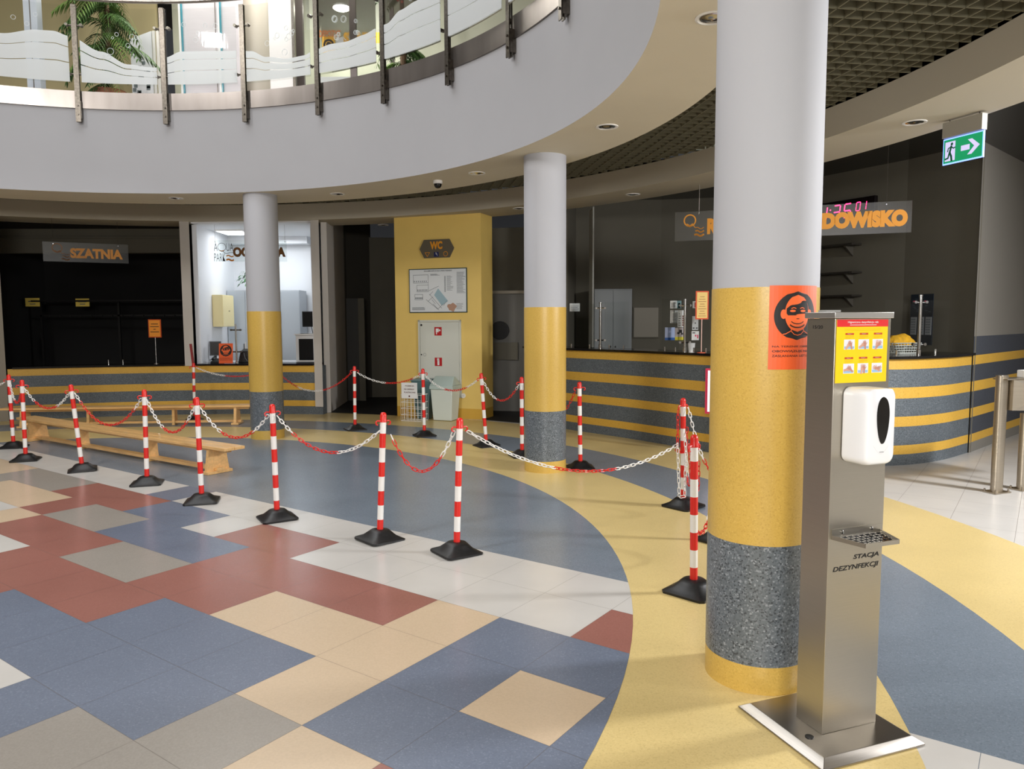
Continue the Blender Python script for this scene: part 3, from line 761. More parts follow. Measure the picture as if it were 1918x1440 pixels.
m = MB(); disc(m, .088, H - .052, .012, k + .001); stroke(m, [(.083, H - .07), (.07, H - .12), (.085, H - .155), (.09, H - .19)], .018, k + .001); stroke(m, [(.068, H - .12), (.055, H - .165), (.03, H - .17)], .014, k + .001)
stroke(m, [(.08, H - .075), (.105, H - .09), (.12, H - .085)], .01, k + .001); stroke(m, [(.078, H - .075), (.055, H - .085), (.05, H - .11)], .01, k + .001)
m.build('running_man', mat('exit_green_dark', (10, 90, 60), .4, emit=.2), t)
ax = Lx - .2; m = MB(); cy = H / 2
m.add([(ax, cy - .022, k), (ax + .08, cy - .022, k), (ax + .08, cy + .022, k), (ax, cy + .022, k)], [(0, 1, 2, 3)])
m.add([(ax + .17, cy, k), (ax + .1, cy + .062, k), (ax + .06, cy + .062, k), (ax + .12, cy, k), (ax + .06, cy - .062, k), (ax + .1, cy - .062, k)], [(0, 1, 2, 3), (0, 3, 4, 5)])
m.build('arrow', MATS['exit_white'], t)
for x in (.05, Lx - .05):
    m = MB(); m.tube([(x, H + .13, -.02), (x, H + .27, -.02)], .006, 8); m.build('hanger', m_steeld, t)
# ---------------------------------------------------------------- disinfection station
u = Vector((math.cos(math.radians(20.3)), math.sin(math.radians(20.3)), 0)); v = Vector((-u.y, u.x, 0))
FC = Vector((1.165, 2.712, 0))
t = thing('hand_sanitiser_station', FC, 'tall brushed steel hand disinfection station on a square plate in front of the nearest column', 'sanitiser station')
M = Matrix((u, v, Vector((0, 0, 1)))).transposed().to_4x4(); M.translation = FC; t.matrix_world = M
cw, cdp = .262, .14
x0, x1, y0, y1 = -.135, .345, -.155, .325
m = MB(); zt = .034
bot = [(x0, y0), (x1, y0), (x1, y1), (x0, y1)]; top = [(x0 + .034, y0 + .034), (x1 - .034, y0 + .034), (x1 - .034, y1 - .034), (x0 + .034, y1 - .034)]
m.add([(p[0], p[1], .005) for p in bot] + [(p[0], p[1], .012) for p in bot] + [(p[0], p[1], zt) for p in top],
      [(3, 2, 1, 0), (8, 9, 10, 11)] + [(i, (i + 1) % 4, 4 + (i + 1) % 4, 4 + i) for i in range(4)] + [(4 + i, 4 + (i + 1) % 4, 8 + (i + 1) % 4, 8 + i) for i in range(4)])
m.build('base_plate', m_steel, t, bevel=.002)
m = MB(); m.lathe([(.016, .034), (.016, .037), (.004, .038)], 16, c=(-.055, .005, 0)); m.build('cable_grommet', m_rub, t)
mst = mat('station_steel', (184, 178, 166), .38, 1., noise=(5, .02, 3, (1, 1, 80)), aniso=.6)
m = MB(); m.box((cw / 2, cdp / 2, (1.60 + zt) / 2), (cw, cdp, 1.60 - zt)); m.build('cabinet', mst, t, bevel=.0015)
m = MB(); m.box((cw / 2, cdp / 2, 1.612), (cw + .016, cdp + .014, .022)); m.build('lid', mat('lid_steel', (200, 198, 194), .35, .9), t, bevel=.002)
m = MB(); m.box((.085, cdp - .02, 1.626), (.07, .04, .012)); m.build('battery_box', mat('grey_plastic', (150, 150, 146), .5), t)
# front face frame: local x along u, z up, out = -y
F = Matrix(((1, 0, 0, 0), (0, 0, -1, 0), (0, 1, 0, 0), (0, 0, 0, 1)))
def onface(mb): return place(mb, F)
# instruction poster
pz1, pz0 = 1.596, 1.366; px0, px1 = .006, .246
m = MB(); slab(m, px0, px1, pz0, pz1, .0005, .0025); onface(m)
po = m.build('instruction_poster', mat('poster_yellow', (255, 214, 16), .35), t)
m = MB(); slab(m, px0, px1, pz1 - .026, pz1, .0026, .0032); onface(m).build('red_header', mat('poster_red', (222, 40, 44), .4), po)
m = MB(); lettering(m, 'Higieniczna dezynfekcja rąk', .055, pz1 - .015, .145, .0095, .0034, .012); rect(m, .065, .19, pz1 - .0205, pz1 - .0185, .0034); onface(m).build('header_text', m_paper, po)
rects = MB(); hands = MB(); tabs = MB(); lines = MB(); tw = MB(); cuffs = MB()
for r in range(2):
    for c in range(3):
        cx = .065 + c * .067 - .012 * 0; ty = pz1 - .052 - r * .088
        rect(tabs, cx - .02, cx + .02, ty - .0035, ty + .0035, .0034)
        lettering(tw, 'Etap %d' % (r * 3 + c + 1), cx - .009, ty - .002, .018, .004, .0037)
        for k in range(3): rect(lines, cx - .02, cx + (.02 if k < 2 else .004), ty - .009 - k * .0035, ty - .0083 - k * .0035, .0034)
        by_ = ty - .052; slab(rects, cx - .025, cx + .025, by_ - .004, by_ + .032, .0028, .0034)
        slab(cuffs, cx - .023, cx + .023, by_ - .002, by_ + .007, .0034, .0036)
        # two hands: palm ovals with four fingers and a thumb
        def hand(hx, hy, ang, s=1., m_=0):
            ca, sa = math.cos(ang), math.sin(ang)
            tr = lambda x, y: (hx + (x * ca - y * sa) * s, hy + (x * sa + y * ca) * s)
            pts = [tr(.0065 * math.cos(q), .0075 * math.sin(q)) for q in [2 * PI * i / 12 for i in range(12)]]
            b = len(hands.v); hands.v += [Vector((p[0], p[1], .0038 + m_ * .0003)) for p in pts]; hands.face(range(b, b + 12), m_)
            stroke(hands, [tr(0, -.002), tr(-.002, -.016)], .0085 * s, .0037 + m_ * .0003, m_)
            for f in range(4): stroke(hands, [tr(-.0045 + f * .003, .005), tr(-.006 + f * .004, .0135 + .002 * math.sin(f * 1.1))], .0024 * s, .0038 + m_ * .0003, m_)
            stroke(hands, [tr(.005, 0), tr(.0105, .005)], .0026 * s, .0038 + m_ * .0003, m_)
        k = r * 3 + c
        hand(cx - .004, by_ + .012, [-.6, -.9, -.2, -1.2, -.1, 1.2][k], 1.05, 0); hand(cx + .006, by_ + .013, [.5, .2, -.7, 1.0, .1, -1.4][k], .95, 1)
onface(rects).build('photo_tiles', mat('photo_pale', (232, 232, 240), .5), po)
onface(cuffs).build('sleeves', mat('photo_blue', (150, 190, 226), .5), po)
onface(hands).build('drawn_hands', [mat('photo_skin', (216, 164, 142), .5), mat('photo_skin_dark', (198, 142, 122), .5)], po)
onface(tabs).build('step_tabs', mat('poster_brick', (196, 74, 30), .4), po); onface(tw).build('step_text', m_paper, po)
for k in range(2): rect(lines, .04, .21, pz1 - .0345 - k * .005, pz1 - .0338 - k * .005, .0034)
onface(lines).build('small_print', mat('poster_ochre', (206, 150, 10), .5), po)
# dispenser: rounded white body
def dispenser():
    W0, H0, D0 = .134, .277, .118; cx = .112; z0 = 1.075
    body = MB(); rows = []; n = 16
    def sup(w, h, r, cxx, czz, steps=7):
        pts = []
        for (sx, sz, a0) in ((1, 1, 0), (-1, 1, 90), (-1, -1, 180), (1, -1, 270)):
            for k in range(steps): a = math.radians(a0 + 90 * k / (steps - 1)); pts.append((cxx + sx * (w / 2 - r) + r * math.cos(a), czz + sz * (h / 2 - r) + r * math.sin(a)))
        return pts
    prof = [(0, 0, .0), (.004, 1., .0), (.045, 1., .0), (.085, .99, .0), (.103, .95, .004), (.113, .87, .008), (.118, .7, .01)]
    loops = []
    for d, s, up in prof:
        if s == 0: continue
        loops.append([(x, z0 + H0 / 2 + up * .5 + (z), d) for x, z in sup(W0 - (1 - s) * .06, H0 - (1 - s) * .075, .03, cx, 0)])
    n = len(loops[0])
    for L_ in loops: body.v += [Vector((p[0], p[1], p[2])) for p in L_]
    for i in range(len(loops) - 1):
        for k in range(n): body.face((i * n + k, i * n + (k + 1) % n, (i + 1) * n + (k + 1) % n, (i + 1) * n + k))
    body.face([k for k in range(n)][::-1]); body.face([(len(loops) - 1) * n + k for k in range(n)])
    d = onface(body).build('dispenser', mat('dispenser_white', (240, 241, 244), .22, coat=.4), t, smooth=True)
    wd = MB(); pts = []
    for k in range(40):
        a = 2 * PI * k / 40; yy = math.sin(a); xx = math.cos(a)
        pts.append((cx + .004 + .035 * xx * (1 - .16 * (1 - yy) * .9), z0 + .17 + .082 * yy - (.012 if yy < 0 else 0) * (-yy), 0))
    q = len(wd.v); wd.v += [Vector((p[0], p[1], .112)) for p in pts] + [Vector((cx + .002 + (p[0] - cx - .002) * .9, z0 + .165 + (p[1] - z0 - .165) * .94, .1215)) for p in pts]
    for k in range(40): wd.face((k, (k + 1) % 40, 40 + (k + 1) % 40, 40 + k))
    wd.face(range(40, 80)); onface(wd).build('dark_window', mat('smoked_window', (24, 22, 20), .1), d)
    lg = MB(); disc(lg, cx + .002, z0 + .028, .0045, .1165, 16); disc(lg, cx + .002, z0 + .028, .0028, .117, 12)
    rect(lg, cx - .008, cx + .012, z0 + .05, z0 + .052, .119); onface(lg).build('sensor_mark', mat('mark_grey', (120, 122, 126), .4), d)
    lp = MB(); lp.tube([(cx - .035 + .07 * k / 12, z0 + .075 - .03 * math.sin(PI * k / 12), .117) for k in range(13)], .0012, 6); onface(lp).build('rim_groove', mat('groove_grey', (196, 198, 204), .4), d)
dispenser()
# drip tray
tz = .79; dT = .13
def taper(mb):
    for p in mb.v: f = p.z / dT; p.x = p.x * (1 - f) + (.045 + (p.x - .012) * .67) * f
    return mb
m = MB(); slab(m, .012, .25, tz, tz + .034, .0005, .003); onface(m)
tr = m.build('drip_tray', mst, t)
m = MB()
for (a, b, c, d) in ((.012, .25, dT - .002, dT), (.012, .014, .001, dT), (.248, .25, .001, dT)): slab(m, a, b, tz - .004, tz + .012, c, d)
onface(taper(m)).build('tray_rim', mst, tr)
m = MB()
for k in range(9): slab(m, .014 + k * .0282, .021 + k * .0278, tz, tz + .003, .002, dT - .002)
for k in range(6): slab(m, .014, .248, tz, tz + .003, .004 + k * .0235, .009 + k * .0235)
onface(taper(m)).build('perforated_grid', m_chrome, tr)
m = MB(); slab(m, .014, .248, tz - .003, tz - .001, .002, dT - .002); onface(taper(m)).build('tray_floor', m_black, tr)
for x in (.06, .202):
    m = MB(); m.lathe([(.007, 0), (.006, .004), (.003, .006)], 14); m.v = [Vector((p.x + x, p.y + tz + .021, p.z + .003)) for p in m.v]; onface(m).build('bolt', m_chrome, tr, smooth=True)
m = MB(); lettering(m, 'STACJA', .122, .694, .124, .022, .0008, .028, .22); lettering(m, 'DEZYNFEKCJI', .026, .655, .22, .024, .0008, .02, .22)
onface(m).build('station_lettering', m_ink, t)
m = MB(); lettering(m, '15/20', 0, 0, .034, .012, .0008, .02); m.v = [Vector((-.0008, cdp - .03 - p.x * 1.5, p.y + 1.563)) for p in m.v]; m.f = [f[::-1] for f in m.f]
m.build('side_number', m_ink, t)
# ---------------------------------------------------------------- mask poster on the near column
def mask_poster(name, label, fn, w, h, parent=None):
    """fn maps (x, y, out) on the sheet to space; x 0..w, y 0..h"""
    t = thing(name, fn(w / 2, 0, 0), label, 'poster', 'orange mask posters'); org = Vector(fn(w / 2, 0, 0))
    def sheet(mb, nm, m):
        mb.v = [Vector(fn(p.x, p.y, p.z)) for p in mb.v]; return mb.build(nm, m, t, origin=org)
    def dense(poly_pts, out, mb, cols=14):
        """fill a polygon given as left/right boundary samples by rows"""
        for (ya, la, ra), (yb, lb, rb) in zip(poly_pts[:-1], poly_pts[1:]):
            for c in range(cols):
                f0, f1 = c / cols, (c + 1) / cols
                mb.add([(la + (ra - la) * f0, ya, out), (la + (ra - la) * f1, ya, out), (lb + (rb - lb) * f1, yb, out), (lb + (rb - lb) * f0, yb, out)], [(0, 1, 2, 3)])
    o = .0015
    m = MB(); dense([(h * k / 6, 0, w) for k in range(7)], o, m); sheet(m, 'orange_sheet', m_orange)
    cx, cy, R = w * .5, h * .64, w * .42
    def ell(cx, cy, rx, ry, k0=-1, k1=1, n=16, top=None):
        rows = []
        for k in range(n + 1):
            yy = k0 + (k1 - k0) * k / n; xx = math.sqrt(max(0, 1 - yy * yy)); rows.append((cy + yy * ry, cx - xx * rx, cx + xx * rx))
        return rows
    m = MB(); dense(ell(cx, cy, R, R), o * 1.6, m); sheet(m, 'black_disc', m_ink)
    m = MB(); dense(ell(cx, cy + R * .1, R * .57, R * .76), o * 2.2, m)
    for s in (-1, 1): dense(ell(cx + s * R * .62, cy + .02 * h, R * .12, R * .2), o * 2.2, m, 4)
    sheet(m, 'face', mat('poster_face_orange', (246, 110, 52), .5))
    m = MB()
    # hair parting, black mask across the eyes, brows, smile and collar lines
    dense([(cy + R * .02, cx - R * .44, cx - R * .1), (cy + R * .1, cx - R * .5, cx + R * .52), (cy + R * .3, cx - R * .5, cx + R * .52), (cy + R * .42, cx - R * .35, cx + R * .5), (cy + R * .62, cx + R * .25, cx + R * .42)], o * 2.8, m)
    for k in range(14):
        for (rr, yb, wd) in ((.30, -.18, .035), (.36, -.3, .05)):
            a0, a1 = PI + PI * (.12 + .76 * k / 14), PI + PI * (.12 + .76 * (k + 1) / 14)
            stroke(m, [(cx + R * rr * math.cos(a0), cy + R * yb + R * rr * .5 * math.sin(a0)), (cx + R * rr * math.cos(a1), cy + R * yb + R * rr * .5 * math.sin(a1))], R * wd, o * 2.8)
    stroke(m, [(cx - R * .05, cy - R * .12), (cx + R * .06, cy - R * .12)], R * .03, o * 2.8)
    sheet(m, 'mask_and_smile', m_ink)
    m = MB()
    for s in (-1, 1):
        dense(ell(cx + s * R * .24, cy + R * .2, R * .13, R * .05), o * 3.4, m, 4)
        stroke(m, [(cx + s * R * (.1 + .05 * k), cy + R * (.3 + .035 * math.sin(k * .8))) for k in range(5)], R * .035, o * 3.4)
        stroke(m, [(cx + s * R * .27, cy - R * .5), (cx + s * R * .3, cy - R * .62), (cx + s * R * .52, cy - R * .74), (cx + s * R * .64, cy - R * .76)], R * .035, o * 3.4)
        stroke(m, [(cx + s * R * .3, cy - R * .62), (cx + s * R * .16, cy - R * .76), (cx, cy - R * .8)], R * .03, o * 3.4)
    sheet(m, 'eye_lines', mat('poster_face_orange', (246, 110, 52), .5))
    m = MB(); lettering(m, 'NA TERENIE OBIEKTU', w * .06, h * .265, w * .85, h * .021, o * 2, .01)
    lettering(m, 'OBOWIĄZUJE NAKAZ', w * .06, h * .20, w * .88, h * .034, o * 2, .018); lettering(m, 'ZASŁANIANIA UST I NOSA', w * .06, h * .15, w * .88, h * .027, o * 2, .01)
    sheet(m, 'lettering', m_ink)
    return t
# angle on the column of picture x at the poster height
def col_angle(px):
    d = ray(px, 610); d = Vector((d.x, d.y)).normalized(); c = Vector((CRX, CRY)); b = d.dot(c); D = b * b - (c.length_squared - CRR ** 2)
    q = d * (b - math.sqrt(max(D, 0))) - c; return math.atan2(q.y, q.x)
th0 = col_angle(1440)
zp1, zp0 = 1.735, 1.735 - .342
def fcol(x, y, out): a = th0 + x / CRR; return (CRX + (CRR + out) * math.cos(a), CRY + (CRR + out) * math.sin(a), zp0 + y)
mask_poster('mask_poster', 'orange mask-order poster with a smiling face wrapped on the nearest column', fcol, .235, .342)
# ---------------------------------------------------------------- yellow block fittings
MW = frame((WA.x, WA.y, 0), (wu.x, wu.y, 0))
def wuz(x, y): return WP(x, y, WA, WB)
def wallthing(name, x, y, label, cat, M_, A_, B_):
    (u_, z_) = WP(x, y, A_, B_); t = thing(name, (0, 0, 0), label, cat); t.matrix_world = M_ @ Matrix.Translation((u_, z_, 0)); return t
# WC sign
ua, za = wuz(787, 484); ub, zb = wuz(851, 447); w_, h_ = ub - ua, zb - za
t = wallthing('toilet_sign', 787, 484, 'dark hexagonal WC sign on the yellow block', 'sign', MW, WA, WB)
m = MB(); c = .22 * w_ * .6
pl = [(c, 0), (w_ - c, 0), (w_, h_ / 2), (w_ - c, h_), (c, h_), (0, h_ / 2)]; m.prism(pl, .002, .02); m.build('plate', mat('sign_taupe', (96, 88, 72), .5), t)
m = MB(); lettering(m, 'WC', w_ * .31, h_ * .46, w_ * .36, h_ * .44, .022, .05); m.build('letters', m_orl, t)
m = MB(); stroke(m, [(w_ * .16, h_ * .3), (w_ * .3, h_ * .3), (w_ * .23, h_ * .08), (w_ * .16, h_ * .3)], .008, .022); m.build('triangle_symbol', m_orl, t)
m = MB(); disc(m, w_ * .76, h_ * .2, .04, .022, 24, r2=.032); m.build('circle_symbol', m_orl, t)
m = MB(); rect(m, w_ * .42, w_ * .56, h_ * .06, h_ * .32, .022); m.build('blue_square', mat('sign_blue', (24, 34, 90), .4), t)
m = MB(); disc(m, w_ * .495, h_ * .22, .012, .0235, 14, r2=.008); stroke(m, [(w_ * .48, h_ * .3), (w_ * .485, h_ * .2), (w_ * .51, h_ * .19), (w_ * .52, h_ * .12)], .007, .0235); m.build('wheelchair_symbol', m_paper, t)
# plan board
ua, za = wuz(768, 586); ub, zb = wuz(875, 501); w_, h_ = ub - ua, zb - za
t = wallthing('site_plan', 768, 586, 'framed white floor plan board on the yellow block', 'notice board', MW, WA, WB)
m = MB(); slab(m, 0, w_, 0, h_, .002, .018); m.build('frame', mat('plan_frame', (40, 62, 60), .4), t)
m = MB(); slab(m, .014, w_ - .014, .014, h_ - .014, .018, .02); m.build('sheet', mat('plan_sheet', (214, 218, 220), .4), t)
m = MB(); o = .0215; rr = random.Random(3)
lettering(m, 'REGULAMIN KORZYSTANIA Z PARKU WODNEGO', w_ * .27, h_ * .93, w_ * .48, h_ * .03, o, .02)
def lr_(x0, x1, y0, y1, n):
    for k in range(n):
        y = y1 - (y1 - y0) * k / n; rect(m, w_ * x0, w_ * (x1 - .06 * rr.random()), h_ * y, h_ * (y + .006), o)
lr_(.83, .98, .42, .9, 26); lr_(.66, .78, .48, .82, 16); lr_(.05, .3, .05, .12, 5); lr_(.82, .97, .06, .2, 6); lr_(.38, .55, .83, .87, 3)
for k in range(18): rect(m, w_ * .62, w_ * .64, h_ * (.47 + k * .02), h_ * (.482 + k * .02), o)
for (a, b, c, d) in ((.08, .34, .68, .86), (.14, .34, .48, .63), (.1, .24, .3, .42)):
    stroke(m, [(w_ * a, h_ * c), (w_ * b, h_ * c), (w_ * b, h_ * d), (w_ * a, h_ * d), (w_ * a, h_ * c)], .005, o)
    for k in range(7): rect(m, w_ * (a + .01 + (b - a) * k / 7.5), w_ * (a + .022 + (b - a) * k / 7.5), h_ * (c + .02), h_ * (c + .05), o)
stroke(m, [(w_ * .34, h_ * .86), (w_ * .34, h_ * .48)], .004, o)
for (x0, y0, x1, y1) in ((.35, .5, .52, .6), (.36, .42, .57, .1), (.3, .3, .5, .08), (.5, .08, .6, .2), (.42, .2, .52, .06), (.6, .16, .66, .28), (.33, .26, .42, .36), (.4, .3, .46, .2), (.36, .4, .42, .48)):
    stroke(m, [(w_ * x0, h_ * y0), (w_ * x1, h_ * y1)], .005, o)
m.build('plan_drawing', mat('plan_ink', (84, 92, 98), .5), t)
m = MB(); m.add([(w_ * .44, h_ * .4, o), (w_ * .57, h_ * .16, o), (w_ * .68, h_ * .26, o), (w_ * .51, h_ * .55, o)], [(0, 1, 2, 3)]); m.build('blue_area', mat('plan_blue', (152, 178, 188), .5), t)
m = MB(); pts = [(w_ * (.745 + .075 * math.cos(a) * (1 + .2 * math.sin(3 * a))), h_ * (.12 + .09 * math.sin(a) * (1 + .2 * math.cos(5 * a)))) for a in [2 * PI * k / 20 for k in range(20)]]
m.v = [Vector((*p, o)) for p in pts]; m.face(range(20)); m.build('brown_area', mat('plan_brown', (176, 138, 116), .5), t)
# fire hydrant cabinet
ua, za = wuz(786, 742); ub, zb = wuz(864, 599); w_, h_ = ub - ua, zb - za
t = wallthing('fire_hose_cabinet', 786, 742, 'tall white metal fire hose cabinet with red symbols on the yellow block', 'fire cabinet', MW, WA, WB)
mfc = mat('cabinet_pale', (204, 206, 196), .35)
m = MB()
for q in ((0, w_, h_ - .03, h_), (0, w_, 0, .03), (0, .03, 0, h_), (w_ - .03, w_, 0, h_)): slab(m, *q, .002, .022)
m.build('frame', mfc, t)
m = MB(); slab(m, .034, w_ - .034, .034, h_ - .034, .002, .018); dr = m.build('door', mfc, t, bevel=.003)
for (yy, k) in ((.835, 0), (.44, 1)):
    m = MB(); s = .13; xx = w_ * .47; yb = h_ * yy - s / 2 + .02; slab(m, xx - s / 2, xx + s / 2, yb, yb + s * 1.06, .018, .0195); sg = m.build('red_symbol_plate', mat('fire_red', (178, 24, 30), .4), dr)
    m = MB(); o = .0205
    if k == 0: rect(m, xx - .04, xx + .012, yb + .055, yb + .115, o); rect(m, xx - .035, xx - .018, yb + .02, yb + .06, o); disc(m, xx + .03, yb + .085, .016, o, 14); stroke(m, [(xx, yb + .085), (xx + .03, yb + .085)], .008, o)
    else: rect(m, xx - .018, xx + .018, yb + .015, yb + .1, o); disc(m, xx, yb + .1, .018, o, 16); stroke(m, [(xx - .02, yb + .095), (xx - .02, yb + .125), (xx + .015, yb + .125)], .008, o)
    m.build('white_symbol', m_paper, sg)
m = MB(); disc(m, .115, h_ * .55, .03, .02, 20, r2=.018); m.build('lock_ring', mat('lock_grey', (176, 178, 172), .3), dr)
m = MB(); disc(m, .055, h_ * .55, .012, .02, 14); disc(m, .06, h_ * .935, .018, .02, 12); m.build('keyhole', m_ink, dr)
# waste bin, wire crate, grey tub, socket
def tapered(mb, cx, cy, w0, d0, w1, d1, z0, z1, rz=0, m=None):
    R = Matrix.Rotation(rz, 3, 'Z'); vs = []
    for (ww, dd, zz) in ((w0, d0, z0), (w1, d1, z1)):
        for sx, sy in ((-1, -1), (1, -1), (1, 1), (-1, 1)): vs.append(R @ Vector((sx * ww / 2, sy * dd / 2, 0)) + Vector((cx, cy, zz)))
    mb.add(vs, [(3, 2, 1, 0), (4, 5, 6, 7), (0, 1, 5, 4), (1, 2, 6, 5), (2, 3, 7, 6), (3, 0, 4, 7)], m)
rzb = math.atan2(wu.y, wu.x)
bm_ = mat('bin_pale_green', (206, 214, 206), .45)
t = thing('waste_bin', (-1.07, 12.0, .006), 'pale swing-lid waste bin standing under the fire hose cabinet', 'bin', rz=rzb)
m = MB(); tapered(m, 0, 0, .32, .26, .38, .32, 0, .50); m.build('body', bm_, t, bevel=.012)
m = MB(); tapered(m, 0, 0, .41, .35, .40, .34, .50, .56); tapered(m, 0, 0, .40, .34, .33, .05, .56, .70); m.build('swing_lid', mat('bin_lid', (178, 194, 188), .4), t, bevel=.008)
t = thing('waste_tub', (-1.43, 12.18, .006), 'dark blue-green tapered tub behind the wire crate', 'tub', rz=rzb)
m = MB(); tapered(m, 0, 0, .2, .16, .36, .24, 0, .62); m.build('body', mat('tub_teal', (82, 112, 116), .4), t, bevel=.01)
m = MB(); tapered(m, 0, 0, .38, .26, .38, .26, .62, .65); m.build('rim', mat('tub_teal_rim', (108, 134, 136), .4), t)
t = thing('wire_crate', (-1.56, 11.93, .006), 'white wire mesh crate with a paper notice, left of the pale waste bin', 'wire basket', rz=rzb)
m = MB(); Wc, Dc, Hc = .36, .24, .42
for k in range(7): x = -Wc / 2 + Wc * k / 6; m.tube([(x, -Dc / 2, 0), (x, -Dc / 2, Hc)], .003, 5); m.tube([(x, Dc / 2, 0), (x, Dc / 2, Hc)], .003, 5); m.tube([(x, -Dc / 2, .003), (x, Dc / 2, .003)], .003, 5)
for k in range(5): y = -Dc / 2 + Dc * k / 4; m.tube([(-Wc / 2, y, 0), (-Wc / 2, y, Hc)], .003, 5); m.tube([(Wc / 2, y, 0), (Wc / 2, y, Hc)], .003, 5)
for z in (.003, .1, .2, .3, .42):
    m.tube([(-Wc / 2, -Dc / 2, z), (Wc / 2, -Dc / 2, z), (Wc / 2, Dc / 2, z), (-Wc / 2, Dc / 2, z)], .0035, 5, closed=True)
m.build('wire_mesh', m_wht, t)
m = MB(); m.box((-.02, -Dc / 2 - .01, .49), (.28, .004, .25)); nt_ = m.build('notice', m_paper, t)
m = MB(); lettering(m, 'POJEMNIK', -.09, .55, .16, .022, 0, .02); lettering(m, 'NA ODPADY', -.11, .50, .18, .022, 0, .02); lettering(m, 'PLASTIKOWE', -.11, .45, .2, .022, 0, .02); disc(m, -.02, .40, .014, 0, 12)
m.v = [Vector((p.x, -Dc / 2 - .0135, p.y)) for p in m.v]; m.build('notice_lettering', mat('notice_ink', (96, 50, 44), .5), nt_)
t = wallthing('power_socket', 868, 741, 'round white power socket low on the yellow block, right of the bin', 'socket', MW, WA, WB)
m = MB(); m.lathe([(.04, 0), (.04, .012), (.03, .014), (.026, .006), (.005, .006)], 24); m.build('cover', m_wht, t, smooth=True)
m = MB(); disc(m, -.008, 0, .004, .015, 8); disc(m, .008, 0, .004, .015, 8); m.build('pin_holes', m_ink, t)
# ---------------------------------------------------------------- hanging signs
def logo(mb, x, y, s, out, m=None, text=False):
    """Q with three little waves, lower-left x, y, size s"""
    disc(mb, x + s * .36, y + s * .72, s * .27, out, 28, m, r2=s * .215)
    stroke(mb, [(x + s * .24, y + s * .56), (x + s * .36, y + s * .47), (x + s * .48, y + s * .56)], s * .07, out, m)
    wv_ = lambda yy, x0, x1: [(x + s * (x0 + (x1 - x0) * k / 12), y + s * (yy + .035 * math.sin(k / 12 * 2 * PI + .6))) for k in range(13)]
    stroke(mb, [(x + s * .48, y + s * .56), (x + s * .58, y + s * .42)] + wv_(.38, .62, .95), s * .035, out, m)
    stroke(mb, wv_(.24, .62, .95), s * .06, out, m); stroke(mb, wv_(.08, .58, .95), s * .075, out, m)
def hanging_sign(A, B, z0, z1, label, content, acr=m_acryl, wires=(.12, .88), wz=ZS):
    A, B = Vector(A), Vector(B); u_ = (B - A).normalized(); L = (B - A).length; H = z1 - z0
    t = thing('hanging_sign', (0, 0, 0), label, 'sign'); t.matrix_world = frame((A.x, A.y, z0), (u_.x, u_.y, 0))
    m = MB(); slab(m, 0, L, 0, H, -.004, .004); m.build('acrylic_panel', acr, t)
    content(t, L, H)
    m = MB()
    for f in wires: m.tube([(L * f, H - .03, .006), (L * f, wz - z0, .006)], .0018, 5)
    m.build('wires', m_steeld, t)
    m = MB()
    for f in wires: m.tube([(L * f, H - .03, -.01), (L * f, H - .03, .012)], .008, 8)
    m.build('fixings', m_chrome, t)
a = AT(80, 470, 12.35); b = AT(240, 470, 12.95)
def c1(t, L, H):
    m = MB(); logo(m, L * .08, H * .05, H * .9, .006); m.build('logo', mat('faded_orange', (150, 104, 60), .5), t)
    m = MB(); m.k = 0; lettering(m, 'SZATNIA', L * .31, H * .2, L * .62, H * .52, .006, .05); m.build('letters', m_orl, t)
z1 = AT(80, 452, 12.35).z; z0 = AT(80, 489, 12.35).z
hanging_sign((a.x, a.y), (b.x, b.y), z0, z1, 'hanging acrylic SZATNIA sign with orange letters above the dark cloakroom opening', c1, glassy('dim_acrylic', (.85, .85, .83), .06, .05, (.5, .48, .42)))
a = AT(401, 470, 13.15); b = AT(537, 470, 13.2)
def c2(t, L, H):
    m = MB(); s = H
    lettering(m, 'A', 0, H * .50, s * .17, H * .36, .006, -.012); lettering(m, 'UA', s * .58, H * .50, s * .32, H * .36, .006, -.012); lettering(m, 'PARK', 0, H * .02, s * .52, H * .36, .006, -.012)
    disc(m, s * .37, H * .68, s * .2, .006, 28, r2=s * .18); stroke(m, [(s * .42, H * .5), (s * .5, H * .4), (s * .6, H * .37), (s * .72, H * .42), (s * .9, H * .42)], s * .02, .006)
    m.build('park_lettering', m_ink, t)
    m = MB()
    for yy, h in ((.26, .05), (.08, .07)): stroke(m, [(s * (.58 + .32 * k / 10), H * (yy + .03 * math.sin(k / 10 * 2 * PI))) for k in range(11)], s * h, .006)
    stroke(m, [(s * .28, H * .52), (s * .37, H * .49), (s * .46, H * .52)], s * .04, .006)
    m.build('waves', m_orl, t)
    m = MB(); lettering(m, 'OCHRONA', L * .26, H * .22, L * .72, H * .46, .006, .06); m.build('letters', mat('backlit_letter', (120, 78, 30), .5), t)  # orange letters coloured dark, as if backlit by the bright room
    m = MB(); lettering(m, 'OCHRONA', L * .265, H * .215, L * .72, H * .46, .0045, .045); m.build('letter_shade', m_brown, t)  # dark offset copy paints the unlit look behind the letters
z1 = AT(401, 450, 13.15).z; z0 = AT(401, 490, 13.15).z
hanging_sign((a.x, a.y), (b.x, b.y), z0, z1, 'hanging clear OCHRONA sign with dark letters and AQUA PARK logo in the lit opening', c2, m_glass, (.02, .98))
a = AT(1264, 450, 9.7); b = AT(1706, 450, 8.8)
def c3(t, L, H):
    m = MB(); logo(m, L * .03, H * .12, H * .8, .006); m.build('logo', m_orl, t)
    m = MB(); lettering(m, 'R', L * .148, H * .2, L * .045, H * .54, .006, .06); m.build('letter', m_orl, t)
    m = MB(); lettering(m, 'LODOWISKO', L * .55, H * .2, L * .435, H * .54, .006, .085); m.build('letters', m_orl, t)
